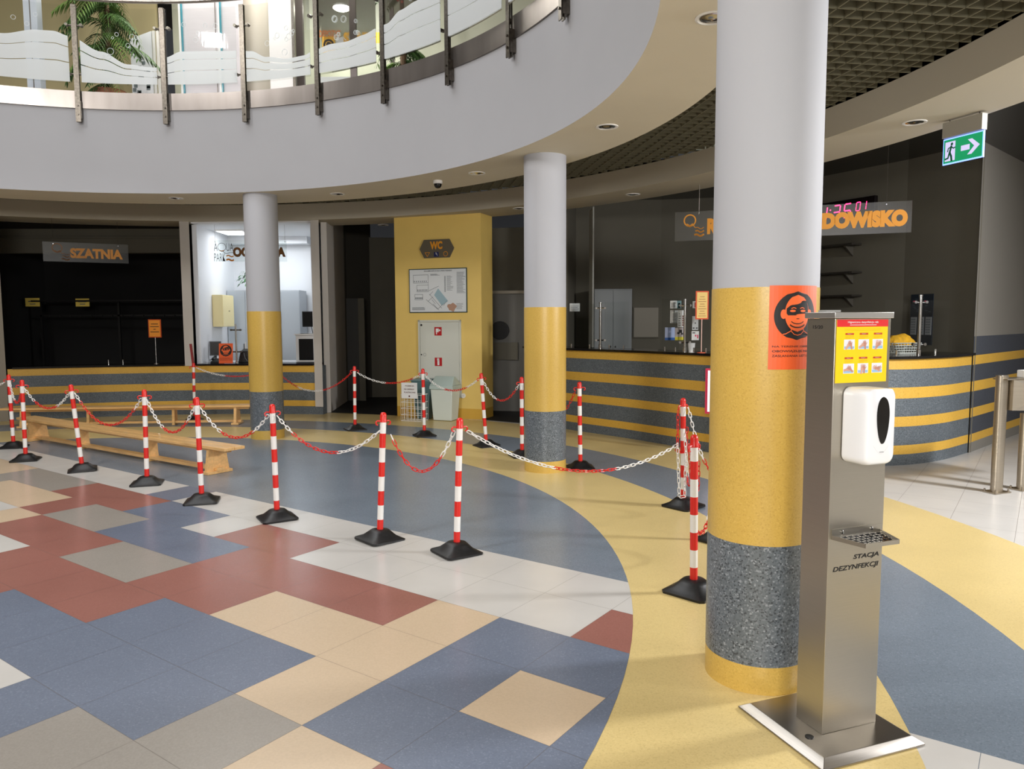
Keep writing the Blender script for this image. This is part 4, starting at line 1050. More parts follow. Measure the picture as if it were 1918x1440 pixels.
z0 = AT(1264, 452, 9.7).z; z1 = AT(1264, 398, 9.7).z
hanging_sign((a.x, a.y), (b.x, b.y), z0, z1, 'long hanging acrylic sign with orange letters ending in DOWISKO above the reception', c3, glassy('dim_acrylic2', (.9, .9, .88), .1, .05, (.55, .53, .48)), (.11, .5, .9), 3.6)
# ---------------------------------------------------------------- reception: clock, shelves, calendar, things on the counter
def wallitem(name, pxy, A, B, label, cat, off=0, group=None):
    (u_, z_) = WP(pxy[0], pxy[1], A, B); A, B = Vector(A), Vector(B); d = (B - A).normalized()
    t = thing(name, (0, 0, 0), label, cat, group); t.matrix_world = frame((A.x, A.y, 0), (d.x, d.y, 0)) @ Matrix.Translation((u_, z_, off)); return t
KA, KC = KB[3], KB[4]; KZ = KB[2]
t = wallitem('digital_clock', (1545, 422), KZ, KA, 'black digital wall clock with pink-red digits reading 1:35 01 above the reception', 'clock')
m = MB(); cl, ch = 1.02, .30; x00 = -.2
slab(m, x00, x00 + cl, 0, ch, .005, .07); m.build('casing', mat('clock_black', (16, 10, 12), .2), t, bevel=.004)
SEG = {'0': 'abcdef', '1': 'bc', '2': 'abged', '3': 'abgcd', '5': 'afgcd'}
def digit(mb, ch_, x, y, w, h, out):
    sl = .12; T_ = lambda px, py: (x + px * w + py * h * sl, y + py * h)
    P = {'a': ((0, 1), (1, 1)), 'b': ((1, 1), (1, .5)), 'c': ((1, .5), (1, 0)), 'd': ((0, 0), (1, 0)), 'e': ((0, .5), (0, 0)), 'f': ((0, 1), (0, .5)), 'g': ((0, .5), (1, .5))}
    for s_ in SEG[ch_]:
        a, b = Vector(T_(*P[s_][0])), Vector(T_(*P[s_][1])); d = (b - a) * .12; stroke(mb, [a + d, b - d], w * .16, out)
m = MB()
for ch_, x, y, w, h in (('2', .03, .06, .1, .18), ('1', .17, .06, .1, .18), ('3', .38, .06, .1, .18), ('5', .55, .06, .1, .18), ('0', .74, .13, .06, .11), ('1', .83, .13, .06, .11)): digit(m, ch_, x00 + x, y, w, h, .072)
for yy in (.1, .19): disc(m, x00 + .34, yy, .011, .072, 10)
m.build('lit_digits', mat('led_pink', (255, 40, 96), .4, emit=5), t)
for k, (y, lab) in enumerate(((459, 'top dark wall shelf left of the counter clock sign'), (511, 'middle dark wall shelf behind the disinfection station'), (554, 'lowest dark wall shelf behind the disinfection station'))):
    t = wallitem('wall_shelf', (1600, y), KA, KC, lab + ', on the reception back wall', 'shelf', 0, 'wall shelves of the reception')
    m = MB(); slab(m, -.8, .12, -.012, .012, .005, .22); m.build('board', mat('shelf_dark', (40, 36, 30), .5), t)
    for x in (-.62, -.02):
        m = MB(); m.add([(x - .012, -.012, .005), (x - .012, -.15, .005), (x - .012, -.012, .19), (x + .012, -.012, .005), (x + .012, -.15, .005), (x + .012, -.012, .19)], [(0, 1, 2), (5, 4, 3), (0, 3, 4, 1), (1, 4, 5, 2), (2, 5, 3, 0)]); m.build('bracket', mat('bracket_grey', (74, 70, 62), .5), t)
KD = KB[5]
t = wallitem('wall_calendar', (1704, 645), KC, KD, 'dark blue wall calendar with pale date sheets behind the counter on the right', 'calendar')
(ua, za) = WP(1704, 645, KC, KD); (ub, zb) = WP(1750, 550, KC, KD); w_, h_ = ub - ua, zb - za
m = MB(); slab(m, 0, w_, 0, h_, .005, .012); m.build('backing', mat('calendar_navy', (22, 34, 46), .4), t)
m = MB()
for k in range(3): slab(m, w_ * (.04 + .33 * k), w_ * (.3 + .33 * k), h_ * .2, h_ * .55, .012, .016)
m.build('date_sheets', mat('calendar_grey', (150, 154, 158), .6), t)
m = MB()
for k in range(3):
    for r in range(6):
        for c in range(4): rect(m, w_ * (.07 + .33 * k + .05 * c), w_ * (.1 + .33 * k + .05 * c), h_ * (.24 + .05 * r), h_ * (.26 + .05 * r), .017)
rr = random.Random(9)
for k in range(16): x, y = .08 + rr.random() * .8, .62 + rr.random() * .32; rect(m, w_ * x, w_ * (x + .12), h_ * y, h_ * (y + .012), .0135)
m.build('date_print', mat('calendar_ink', (70, 84, 92), .5), t)
# basket with yellow cloth
bp = G(1690, 662, 1.195)
t = thing('plastic_basket', (bp.x, bp.y + .05, 1.193), 'white slotted plastic basket on the right end of the reception counter', 'basket', rz=.25)
m = MB()
for k in range(5): z = .01 + k * .028; q = .15 + .012 * k; m.tube([(-q, -.1, z), (q, -.1, z), (q, .1, z), (-q, .1, z)], .006, 6, closed=True)
for k in range(11):
    f = k / 10 * 2 - 1; m.tube([(f * .15, -.1, 0), (f * .2, -.1, .125)], .004, 5); m.tube([(f * .15, .1, 0), (f * .2, .1, .125)], .004, 5)
for s in (-1, 1):
    for k in range(5): y = -.08 + .04 * k; m.tube([(s * .15, y, 0), (s * .2, y, .125)], .004, 5)
m.box((0, 0, .004), (.3, .2, .006)); m.build('slotted_body', mat('basket_white', (196, 198, 192), .45), t)
m = MB(); prof = [(.15, .0), (.16, .03), (.14, .075), (.1, .11), (.05, .13), (.005, .135)]; m.lathe(prof, 22)
m.v = [Vector((p.x * (1 + .12 * math.sin(9 * p.y / .1)), p.y * .6, p.z + .01 * math.sin(40 * p.x))) for p in m.v]
o = m.build('yellow_cloth', mat('cloth_yellow', (232, 172, 20), .8, noise=(30, .15)), smooth=True); o.location = (bp.x + .0, bp.y + .05, 1.285)
tag(o, 'crumpled yellow cloth heaped in the white slotted basket', 'cloth')
# glass screen posts and panes on the counter
def at_counter(px, y, z=1.192):
    p = G(px, y, z); return p
GP = [(1132, 655, 566), (1289, 660, 560), (1733, 665, 552), (1530, 668, 556)]
gl = ['shining steel screen post on the reception counter, nearest the middle column', 'shining steel screen post beside the leaflets on the reception counter', 'steel screen post in front of the wall calendar', 'steel screen post hidden behind the nearest column edge']
PG = []
for (px, yb, yt), lab in zip(GP, gl):
    p = Vector(min(rc, key=lambda q: abs(q.x / q.y - ray(px, 610).x / ray(px, 610).y))); p = Vector((p.x, p.y + .12, 1.192)); PG.append(p)
    if px == 1530: continue
    t = thing('screen_post', p, lab, 'post', 'steel posts of the counter screens')
    zt = 1.6 + (p.y) * (ray(px, yt).z / ray(px, yt).y) - 1.192
    m = MB(); m.lathe([(.024, 0), (.024, .06), (.018, .065), (.018, zt - .02), (.022, zt - .018), (.022, zt)], 18); m.build('tube', m_chrome, t, smooth=True)
    for z in (.12, zt - .08):
        m = MB(); m.tube([(-.065, -.0, z), (.065, 0, z)], .009, 8)
        for s in (-1, 1): m.tube([(s * .06, -.02, z), (s * .06, .02, z)], .016, 12)
        m.build('glass_clip', m_chrome, t)
def screen(a, b, z0, z1, lab, mm=m_glass):
    a, b = Vector(a), Vector(b); L = (b - a).length; d = (b - a).normalized()
    t = thing('glass_screen', (0, 0, 0), lab, 'glass screen', 'glass screens on the reception counter'); t.matrix_world = frame((a.x, a.y, z0), (d.x, d.y, 0))
    m = MB(); rect(m, 0, L, 0, z1 - z0, 0); m.build('pane', mm, t)
    for f in (.2, .8):
        m = MB(); m.tube([(L * f, -.028, .0), (L * f, .028, 0)], .011, 10); m.build('foot_clip', m_chrome, t)
    return t
def cpt(px, dy=.12): q = min(rc, key=lambda q: abs(q.x / q.y - ray(px, 610).x / ray(px, 610).y)); return Vector((q.x, q.y + dy))
g1 = screen(cpt(1062), (PG[0] - Vector((.06, 0, 0))).to_2d(), 1.222, 1.84, 'low glass counter screen just right of the middle column')
g2 = screen((PG[0] + Vector((.06, 0, 0))).to_2d(), cpt(1180), 1.222, 1.84, 'low glass counter screen right of the first steel post')
g3 = screen(cpt(1240), (PG[1] - Vector((.06, -.03, 0))).to_2d(), 1.222, 1.86, 'low glass counter screen carrying leaflets left of the second steel post')
g4 = screen((PG[1] + Vector((.06, -.03, 0))).to_2d(), cpt(1335), 1.222, 1.86, 'low glass counter screen carrying leaflets behind the orange stand')
g5 = screen(cpt(1668), cpt(1790), 1.222, 1.8, 'low glass counter screen around the post in front of the calendar')
# tall glass edge of the kiosk
gA = Vector((1.16, 11.2)); a_ = AT(1107, 650, 11.1); w = MB(); w.box((a_.x, a_.y, 2.2), (.02, .5, 2.0)); tag(w.build('glass_partition', mat('glass_edge_grey', (128, 128, 122), .3)), 'tall narrow pale partition edge standing behind the first counter screen', 'partition')
# leaflets
def leaflet(px0, py0, px1, py1, mm, lab, stripes=None, dy=.11, parent_px=None):
    q = cpt((px0 + px1) / 2, dy); p0 = AT(px0, py1, q.y); p1 = AT(px1, py0, q.y)
    t = thing('leaflet', (p0.x, q.y - .006, p0.z), lab, 'leaflet', 'leaflets and notices stuck on the counter screens')
    w_, h_ = p1.x - p0.x, p1.z - p0.z
    m = MB(); m.box((w_ / 2, 0, h_ / 2), (w_, .002, h_)); m.build('sheet', mm, t)
    if stripes:
        for i, (mat_, rs) in enumerate(stripes):
            m = MB()
            for (a, b, c, d) in rs: m.add([(w_ * a, -.0018, h_ * c), (w_ * b, -.0018, h_ * c), (w_ * b, -.0018, h_ * d), (w_ * a, -.0018, h_ * d)], [(0, 1, 2, 3)])
            m.build('print', mat_, t)
gp = mat('grey_print', (112, 114, 118), .6); lf = mat('leaflet_white', (198, 200, 198), .6)
txt = lambda x0, x1, y0, y1, n: [(x0, x1 - (.1 if k % 3 == 2 else 0), y0 + (y1 - y0) * k / n, y0 + (y1 - y0) * (k + .35) / n) for k in range(n)]
leaflet(1067, 568, 1086, 583, lf, 'small white notice on the screen beside the middle column', [(gp, txt(.1, .9, .15, .8, 4))])
leaflet(1255, 563, 1276, 578, lf, 'small white leaflet with a dark silhouette, top left of the leaflet group', [(gp, txt(.1, .5, .2, .8, 4)), (mat('leaf_teal', (90, 120, 122), .5), [(.62, 1, 0, 1)]), (m_ink, [(.72, .9, .1, .7)])])
leaflet(1255, 581, 1270, 605, lf, 'white leaflet with a rounded grey outline below the silhouette leaflet', [(gp, [(.1, .9, .05, .08), (.1, .9, .92, .95), (.1, .14, .05, .95), (.86, .9, .05, .95)] + txt(.25, .75, .2, .8, 6))])
leaflet(1269, 581, 1284, 613, lf, 'narrow white price list with brown boxes', [(gp, txt(.1, .4, .1, .9, 6)), (mat('leaf_brown', (104, 60, 44), .5), [(.58, .9, .08 + .13 * k, .18 + .13 * k) for k in range(5)])])
leaflet(1245, 613, 1264, 637, mat('leaf_pale_blue', (176, 190, 226), .5), 'pale blue leaflet with a deep blue foot', [(mat('leaf_blue', (46, 98, 176), .5), [(0, 1, 0, .2)])])
leaflet(1264, 614, 1283, 637, mat('leaf_photo', (168, 160, 160), .5), 'leaflet with a dark picture and a yellow foot', [(mat('leaf_yellow', (206, 196, 50), .5), [(0, 1, 0, .27)]), (m_ink, [(.2, .45, .5, .65), (.4, .7, .6, .85), (.6, .8, .45, .6)])])
leaflet(1297, 564, 1306, 577, lf, 'small notice with a dark red square right of the second post', [(mat('leaf_red', (130, 30, 36), .5), [(.4, .95, .1, .85)])])
leaflet(1296, 592, 1308, 618, mat('leaf_grey', (164, 168, 168), .5), 'grey leaflet right of the second post', [(m_ink, [(.1, .4, .1, .18), (.6, .9, .1, .18), (.42, .58, .45, .55)])])
leaflet(1295, 620, 1309, 637, lf, 'white leaflet with small pink figures right of the second post', [(mat('leaf_pink', (190, 60, 90), .5), [(.45, .65, .4, .6), (.75, .92, .2, .6)]), (m_ink, [(.1, .5, .75, .85)])])
q = cpt(1302, .26); t = thing('paper_cup', (q.x, q.y, 1.192), 'white cup on the counter just left of the orange stand', 'cup')
m = MB(); m.lathe([(.035, 0), (.045, .11), (.047, .112), (.043, .11), (.034, .01)], 18); m.build('body', m_wht, t, smooth=True)
# orange framed table stand
q = cpt(1314, -.0); q = Vector((q.x, q.y + .02))
t = thing('sign_stand', (q.x, q.y, 1.192), 'orange framed yellow notice on a thin stand on the reception counter', 'sign stand')
ps = AT(1313, 598, q.y).z - 1.192; pt_ = AT(1313, 545, q.y).z - 1.192
m = MB(); m.lathe([(.05, 0), (.048, .008), (.01, .014)], 20); m.build('foot', mat('stand_orange', (206, 84, 44), .4), t)
m = MB(); m.tube([(0, 0, .01), (0, 0, ps)], .006, 8); m.build('rod', mat('stand_rod', (216, 180, 168), .4), t)
wd = .155; m = MB(); m.box((.0, 0, (ps + pt_) / 2), (wd, .012, pt_ - ps)); m.build('frame', MATS['stand_orange'], t)
m = MB(); m.box((.0, -.007, (ps + pt_) / 2), (wd - .03, .003, pt_ - ps - .03)); sh = m.build('notice', mat('notice_yellow', (222, 190, 112), .5), t)
m = MB()
for k in range(9): z = ps + .04 + (pt_ - ps - .08) * k / 9; m.box((0, -.0093, z), (wd - .06 - .02 * (k % 3), .001, .006))
m.build('notice_lines', mat('notice_brown', (150, 96, 50), .5), sh)
# pink edged notice frame hanging on the counter front
q = AT(1330, 775, 8.72); q1 = AT(1330, 690, 8.72)
t = thing('snap_frame', (q.x + .02, q.y, q.z), 'white notice frame with a pink red edge beside the nearest column, mostly hidden', 'notice frame', rz=-.55)
H_ = q1.z - q.z; m = MB(); m.box((.1, 0, H_ / 2), (.36, .02, H_)); m.build('frame', mat('frame_pink', (222, 60, 96), .4), t)
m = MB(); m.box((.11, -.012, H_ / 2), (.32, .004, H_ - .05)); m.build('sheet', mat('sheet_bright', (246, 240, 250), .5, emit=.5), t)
# cabinet and board inside the reception
t = thing('storage_cabinet', (1.66, 12.6, .0), 'grey cabinet behind the counter screens of the reception', 'cabinet')
m = MB(); m.box((0, 0, 1.05), (.62, .5, 2.1)); m.build('body', mat('cabinet_dim', (118, 122, 122), .4), t, bevel=.005)
for s in (-1, 1):
    m = MB(); m.box((s * .153, -.256, 1.05), (.3, .012, 2.04)); d_ = m.build('door', mat('cabinet_dim2', (124, 128, 128), .4), t); m = MB(); m.box((s * .04, -.27, 1.1), (.015, .02, .14)); m.build('handle', m_chrome, d_)
t = thing('pin_board', (2.3, 12.91, 1.25), 'pale notice board low on the reception back wall, left of the leaflets', 'notice board')
m = MB(); m.box((-.0, 0, .3), (.42, .02, .5)); m.build('board', mat('board_dim', (132, 126, 112), .6), t)
m = MB(); m.box((0, .012, .3), (.46, .014, .54)); m.build('edge', m_kiosk, t)
# ---------------------------------------------------------------- cloakroom things
t = thing('coat_rack', (-7.6, 14.6, 0), 'long dark coat rack in the unlit cloakroom', 'coat rack')
m = MB(); md_ = mat('rack_dark', (19, 18, 18), .5)
for x in (-1.5, 0, 1.5): m = MB(); m.box((x, 0, 1.0), (.04, .04, 2.0)); m.build('upright', md_, t)
m = MB(); m.box((0, 0, 1.72), (3.2, .04, .03)); m.box((0, 0, 2.0), (3.2, .3, .03)); m.build('rail', md_, t)
m = MB()
for k in range(16): m.tube([(-1.5 + k * .2, -.02, 1.72), (-1.5 + k * .2, -.08, 1.7), (-1.5 + k * .2, -.08, 1.74)], .005, 5)
m.build('hooks', md_, t)
for (x0, x1, y0, y1, lab) in ((48, 74, 558, 574, 'small yellowed label on the left of the dark coat rack'), (142, 167, 559, 574, 'small yellowed label on the dark coat rack, below the SZATNIA sign')):
    a = AT(x0, y1, 14.5); b = AT(x1, y0, 14.5); t = thing('rack_label', a, lab, 'label', 'yellow labels in the cloakroom')
    m = MB(); m.box(((b.x - a.x) / 2, 0, (b.z - a.z) / 2), (b.x - a.x, .004, b.z - a.z)); m.build('sheet', mat('label_yellow', (236, 206, 96), .6), t)
    m = MB(); m.box(((b.x - a.x) / 2, -.003, (b.z - a.z) * .6), ((b.x - a.x) * .6, .001, .02)); m.box(((b.x - a.x) / 2, -.003, (b.z - a.z) * .3), ((b.x - a.x) * .4, .001, .015)); m.build('print', gp, t)
q = AT(293, 682, 12.98); t = thing('sign_stand', (q.x, q.y, .872), 'orange notice on a thin steel stand on the dark cloakroom worktop', 'sign stand')
za_, zb_ = AT(293, 632, 12.98).z - .872, AT(293, 598, 12.98).z - .872
m = MB(); m.tube([(0, 0, .01), (0, 0, za_)], .006, 8); m.build('rod', m_chrome, t); m = MB(); m.lathe([(.06, 0), (.058, .008), (.01, .012)], 20); m.build('foot', m_steeld, t)
m = MB(); m.box((0, 0, (za_ + zb_) / 2), (.22, .012, zb_ - za_)); m.build('frame', mat('frame_dark_orange', (190, 74, 30), .5), t)
m = MB(); m.box((0, -.008, (za_ + zb_) / 2), (.19, .003, zb_ - za_ - .03)); sh = m.build('notice', mat('notice_orange', (238, 150, 50), .5), t)
m = MB()
for k, w__ in enumerate((.12, .15, .04, .15)): m.box((0, -.0102, zb_ - .08 - k * .045), (w__, .001, .012))
m.build('notice_lines', m_brown, sh)
for (px, lab) in ((203, 'small tap-like steel clip on the cloakroom worktop, left one'), (230, 'small steel clip on the cloakroom worktop, right one')):
    q = AT(px, 672, 12.85); m = MB(); m.tube([(q.x, q.y, .875), (q.x, q.y, .95), (q.x + .05, q.y, .955)], .007, 8); tag(m.build('worktop_clip', m_chrome), lab, 'clip')
# ---------------------------------------------------------------- guard room things
t = thing('wardrobe', (-4.85, 15.0, .0), 'wide light grey metal wardrobe at the back of the lit guard room', 'wardrobe')
mw2 = mat('wardrobe_grey', (196, 202, 208), .4)
m = MB(); m.box((0, 0, 1.1), (1.42, .5, 2.2)); m.build('body', mw2, t, bevel=.004)
for k in range(4):
    m = MB(); m.box((-.53 + k * .353, -.255, 1.12), (.345, .012, 2.1)); d_ = m.build('door', mat('wardrobe_door', (190, 198, 206), .4), t)
    m = MB(); m.box((-.4 + k * .353, -.268, 1.1), (.015, .015, .12)); m.build('handle', m_steeld, d_)
t = thing('hanging_plant', (-5.1, 14.85, 2.2), 'trailing green plant on top of the grey wardrobe', 'plant')
m = MB(); m.lathe([(.06, 0), (.09, .13), (.095, .13), (.085, .12)], 18); m.build('pot', m_wht, t)
m = MB(); rr = random.Random(5)
def leaf(mb, p, d, L, w, droop=.3):
    d = Vector(d).normalized(); s = d.cross(Vector((0, 0, 1))); s = s.normalized() if s.length > .01 else Vector((1, 0, 0)); b = len(mb.v)
    c = [Vector(p), Vector(p) + d * L * .4, Vector(p) + d * L * .75 - Vector((0, 0, L * droop * .4)), Vector(p) + d * L - Vector((0, 0, L * droop))]
    mb.add([c[0], c[1] + s * w, c[2] + s * w * .7, c[3], c[2] - s * w * .7, c[1] - s * w], [(0, 1, 5), (1, 2, 4, 5), (2, 3, 4)])
for k in range(130):
    a = rr.random() * 2 * PI; r_ = rr.random() ** .6 * .24; z = .2 + rr.random() * .22 - r_ * .4; leaf(m, (r_ * math.cos(a), r_ * math.sin(a), z), (math.cos(a), math.sin(a), .1 - rr.random()), .09, .018)
m.build('leaves', mat('leaf_green', (84, 128, 84), .5), t)
# key box on the left wall
xw = -5.49
a = AT(392, 612, 13.85); b = AT(392, 552, 13.85)
t = thing('key_box', (xw, 13.85, a.z), 'cream metal key box on the left wall of the guard room', 'key box')
m = MB(); m.box((.09, .27, (b.z - a.z) / 2), (.18, .56, b.z - a.z)); m.build('body', mat('key_box_cream', (226, 212, 160), .4), t, bevel=.004)
m = MB(); m.box((.186, .27, (b.z - a.z) / 2), (.012, .54, b.z - a.z - .02)); d_ = m.build('door', mat('key_box_door', (236, 222, 170), .4), t)
m = MB(); m.box((.196, .3, (b.z - a.z) / 2), (.012, .05, .01)); m.build('latch', m_steeld, d_)
# screens, papers and machines
def monitor(x, y, z, w, h, rz, lab, mm):
    t = thing('monitor', (x, y, z), lab, 'monitor', rz=rz)
    m = MB(); m.box((0, 0, h / 2 + .08), (w, .035, h)); m.build('housing', mm, t, bevel=.004); m = MB(); m.box((0, -.02, h / 2 + .08), (w - .03, .003, h - .03)); m.build('screen', mat('screen_dark', (22, 23, 25), .15), t)
    m = MB(); m.box((0, .03, .05), (.04, .03, .12)); m.box((0, .03, .006), (.2, .14, .012)); m.build('stand', mm, t)
q = AT(404, 664, 13.6); monitor(q.x, 13.6, .9, .2, .26, .35, 'small grey monitor at the left of the guard room desk', mat('monitor_grey', (70, 72, 76), .4))
w = MB(); w.box((-4.58, 13.83, .84), (2.1, .84, .04)); tag(w.build('desk', mat('desk_pale', (206, 208, 212), .5)), 'pale desk behind the guard room worktop', 'desk')
q0 = AT(565, 612, 14.4); q1 = AT(590, 583, 14.4)
t = thing('wall_monitor', ((q0.x + q1.x) / 2, 14.4, q0.z), 'black flat monitor mounted at the right side of the guard room', 'monitor')
m = MB(); m.box((.02, 0, (q1.z - q0.z) / 2), (q1.x - q0.x, .04, q1.z - q0.z)); m.build('housing', m_black, t, bevel=.003); m = MB(); m.box((.02, -.022, (q1.z - q0.z) / 2), (q1.x - q0.x - .03, .003, q1.z - q0.z - .03)); m.build('screen', MATS['screen_dark'], t)
m = MB(); m.tube([(.02, .03, .1), (.06, .06, -.1), (.1, .05, -.35), (.12, .05, -.15)], .006, 6); m.tube([(.02, .02, .15), (.25, .3, .15)], .015, 8); m.build('cable_and_arm', m_black, t)
q0 = AT(555, 681, 13.6); q1 = AT(588, 625, 13.6)
t = thing('white_unit', ((q0.x + q1.x) / 2, 13.75, .86), 'white cased unit with a large black screen at the right of the guard room', 'appliance')
w_, h_ = q1.x - q0.x, q1.z - .86; m = MB(); m.box((0, 0, h_ / 2), (w_, .3, h_)); m.build('housing', m_wht, t, bevel=.006); m = MB(); m.box((.03, -.152, h_ * .44), (w_ * .84, .006, h_ * .76)); m.build('dark_front', MATS['screen_dark'], t)
m = MB(); m.box((0, -.02, h_ - .012), (w_ + .03, .34, .024)); m.build('lid', m_wht, t)
for (px, w__, lab) in ((575, .12, 'dark keyboard lying at the right of the guard room worktop'), ):
    q = AT(px, 680, 12.98); m = MB(); m.box((q.x, q.y, .883), (.34, .12, .016)); tag(m.build('keyboard', mat('keyboard_dark', (52, 54, 58), .4)), lab, 'keyboard')
q0 = AT(450, 678, 13.3); t = thing('desk_machine', (q0.x + .09, 13.35, .872), 'black wedge-shaped machine on the guard room worktop beside the far column', 'appliance')
m = MB(); m.add([(-.11, -.1, 0), (.13, -.1, 0), (.13, .1, 0), (-.11, .1, 0), (-.07, -.08, .2), (.13, -.08, .2), (.13, .08, .24), (-.07, .08, .24)], [(3, 2, 1, 0), (4, 5, 6, 7), (0, 1, 5, 4), (1, 2, 6, 5), (2, 3, 7, 6), (3, 0, 4, 7)]); m.build('body', m_black, t, bevel=.008)
m = MB(); m.tube([(-.0, -.105, .17), (.02, -.11, .08), (.06, -.1, .02)], .006, 6); m.build('cable', gp, t)
for k in range(2):
    m = MB(); m.box((-.0 + k * .06, 0, .3), (.012, .01, .12)); m.build('prong', m_wht, t)
q0 = AT(400, 680, 13.15); t = thing('desk_phone', (q0.x + .08, 13.12, .872), 'black telephone on the worktop left of the small orange poster', 'telephone')
m = MB(); m.add([(-.09, -.09, 0), (.09, -.09, 0), (.09, .09, 0), (-.09, .09, 0), (-.09, -.07, .03), (.09, -.07, .03), (.09, .08, .08), (-.09, .08, .08)], [(3, 2, 1, 0), (4, 5, 6, 7), (0, 1, 5, 4), (1, 2, 6, 5), (2, 3, 7, 6), (3, 0, 4, 7)]); m.build('body', m_black, t, bevel=.005)
m = MB(); m.tube([(-.06, -.06, .07), (-.06, .0, .1), (-.06, .07, .12)], [.022, .014, .022], 10); m.build('handset', m_black, t)
# guard room screen post
q = AT(443, 678, 13.0); t = thing('screen_post', (q.x, 13.02, .872), 'dark and bright steel screen post on the guard room worktop', 'post')
zt = AT(443, 607, 13.0).z - .872
m = MB(); m.lathe([(.022, 0), (.022, .04), (.017, .045), (.017, zt)], 16); m.build('tube', m_chrome, t, smooth=True)
for z in (.2, zt - .1):
    m = MB(); m.tube([(-.09, 0, z), (.09, 0, z)], .012, 8); m.tube([(-.08, -.015, z), (-.08, .015, z)], .018, 10); m.tube([(.08, -.015, z), (.08, .015, z)], .018, 10); m.build('glass_clip', m_steeld, t)
for (y, z_) in ((613, 0), (652, 0)):
    q = AT(371, y, 13.25); t = thing('hinge_clip', q, 'steel glass clip near the left edge of the guard room opening, %s' % ('upper one' if y < 630 else 'lower one'), 'clip')
    m = MB(); m.tube([(-.03, 0, 0), (.03, 0, 0)], .018, 10); m.build('barrel', m_chrome, t); m = MB(); m.bar((-.03, 0, -.01), (-.04, 0, -.1), .01, .01); m.build('tongue', m_steeld, t)
a = AT(410, 678, 12.95); b = AT(435, 643, 12.95); wP, hP = b.x - a.x, .872 + .0 - a.z
hP = b.z - .875
mask_poster('mask_poster', 'small orange mask poster standing on the guard room worktop', lambda x, y, out: (a.x + x, 12.95 + y * .1 - out * 2, .875 + y), wP, hP)
# ---------------------------------------------------------------- turnstile on the right
q = G(1866, 922)
t = thing('turnstile', (q.x, q.y, .001), 'brushed steel entrance turnstile at the right picture edge', 'turnstile', rz=.35)
ms2 = mat('turnstile_steel', (178, 168, 152), .34, 1., noise=(8, .05, 3, (1, 1, 40)))
def oblong(mb, cx, w, d, z0, z1, n=10, m=None):
    pts = []
    for k in range(n + 1): a_ = PI / 2 + PI * k / n; pts.append((cx - w / 2 + d / 2 + d / 2 * math.cos(a_), d / 2 * math.sin(a_)))
    for k in range(n + 1): a_ = -PI / 2 + PI * k / n; pts.append((cx + w / 2 - d / 2 + d / 2 * math.cos(a_), d / 2 * math.sin(a_)))
    mb.prism(pts, z0, z1, m)
for x, nm in ((0, 'leg'), (.34, 'leg')):
    m = MB(); oblong(m, x, .12, .07, 0, 1.08 if x == 0 else .72); l_ = m.build(nm, ms2, t, bevel=.002)
    m = MB(); m.box((x, 0, .006), (.2, .14, .01))
    for s in (-1, 1):
        for s2 in (-1, 1): m.lathe([(.009, .01), (.009, .03), (.003, .034)], 10, c=(x + s * .08, s2 * .055, 0))
    m.build('floor_plate', ms2, t)
m = MB(); m.add([(.07, -.06, 1.04), (.9, -.06, 1.04), (.9, .06, 1.04), (.07, .06, 1.04), (.07, -.06, .76), (.9, -.06, .72), (.9, .06, .72), (.07, .06, .76), (.42, -.16, .9), (.9, -.16, .9)],
    [(0, 1, 2, 3), (7, 6, 5, 4), (0, 3, 7, 4), (1, 5, 6, 2), (3, 2, 6, 7), (0, 4, 8), (0, 8, 9, 1), (4, 5, 9, 8), (1, 9, 5)]); m.build('housing', ms2, t)
m = MB(); m.box((.45, 0, 1.045), (.95, .14, .012)); m.build('cover_plate', ms2, t); m = MB(); m.lathe([(.011, 0), (.009, .004), (.002, .006)], 10); m.v = [Vector((p.x + .14, -.063 - p.z, p.y + 1.0)) for p in m.v]; m.build('screw', m_chrome, t)
for k in range(3):
    a_ = PI * 2 * k / 3 + .5; m = MB(); m.tube([(.62, -.1, .84), (.62 + .35 * math.cos(a_), -.2, .84 + .35 * math.sin(a_) * .6)], .019, 10); m.build('rotor_arm', m_chrome, t)
m = MB(); m.box((.3, 0, 1.085), (.1, .1, .07)); m.build('card_reader', m_wht, t, bevel=.01)
# ---------------------------------------------------------------- upstairs
UF = 4.58
wall('wall_gallery_left', [(-10.5, 12.0), (-5.9, 13.0)], UF, 8.7, mat('olive_paint', (168, 156, 118), .85), .1, 1)
wall('wall_gallery_back', [(-5.9, 13.6), (4, 13.6)], UF, 8.7, mat('pale_green_paint', (214, 216, 196), .8), .1, 1)
w = MB(); w.prism([(-10.5, 10.5), (4.0, 9), (4.0, 13.7), (-10.5, 13.7)], 8.0, 8.1); struct(w.build('ceiling_upstairs', m_soffit))
a, b = AT(50, 5, 11.0), AT(74, 75, 11.0)
t = thing('reflection_bar', ((a.x + b.x) / 2, 11.0, UF), 'slim white square pillar standing in for a reflection in the far left gallery glass', 'slat')  # solid white bar added in place of a likely glass reflection
m = MB(); m.box((0, 0, 1.4), (.19, .12, 2.8)); m.build('shaft', mat('reflection_white', (206, 212, 220), .3), t); m = MB(); m.box((0, -.063, 1.4), (.012, .006, 2.8)); m.box((0, 0, .02), (.24, .16, .04)); m.build('edge_profile', m_steel, t)
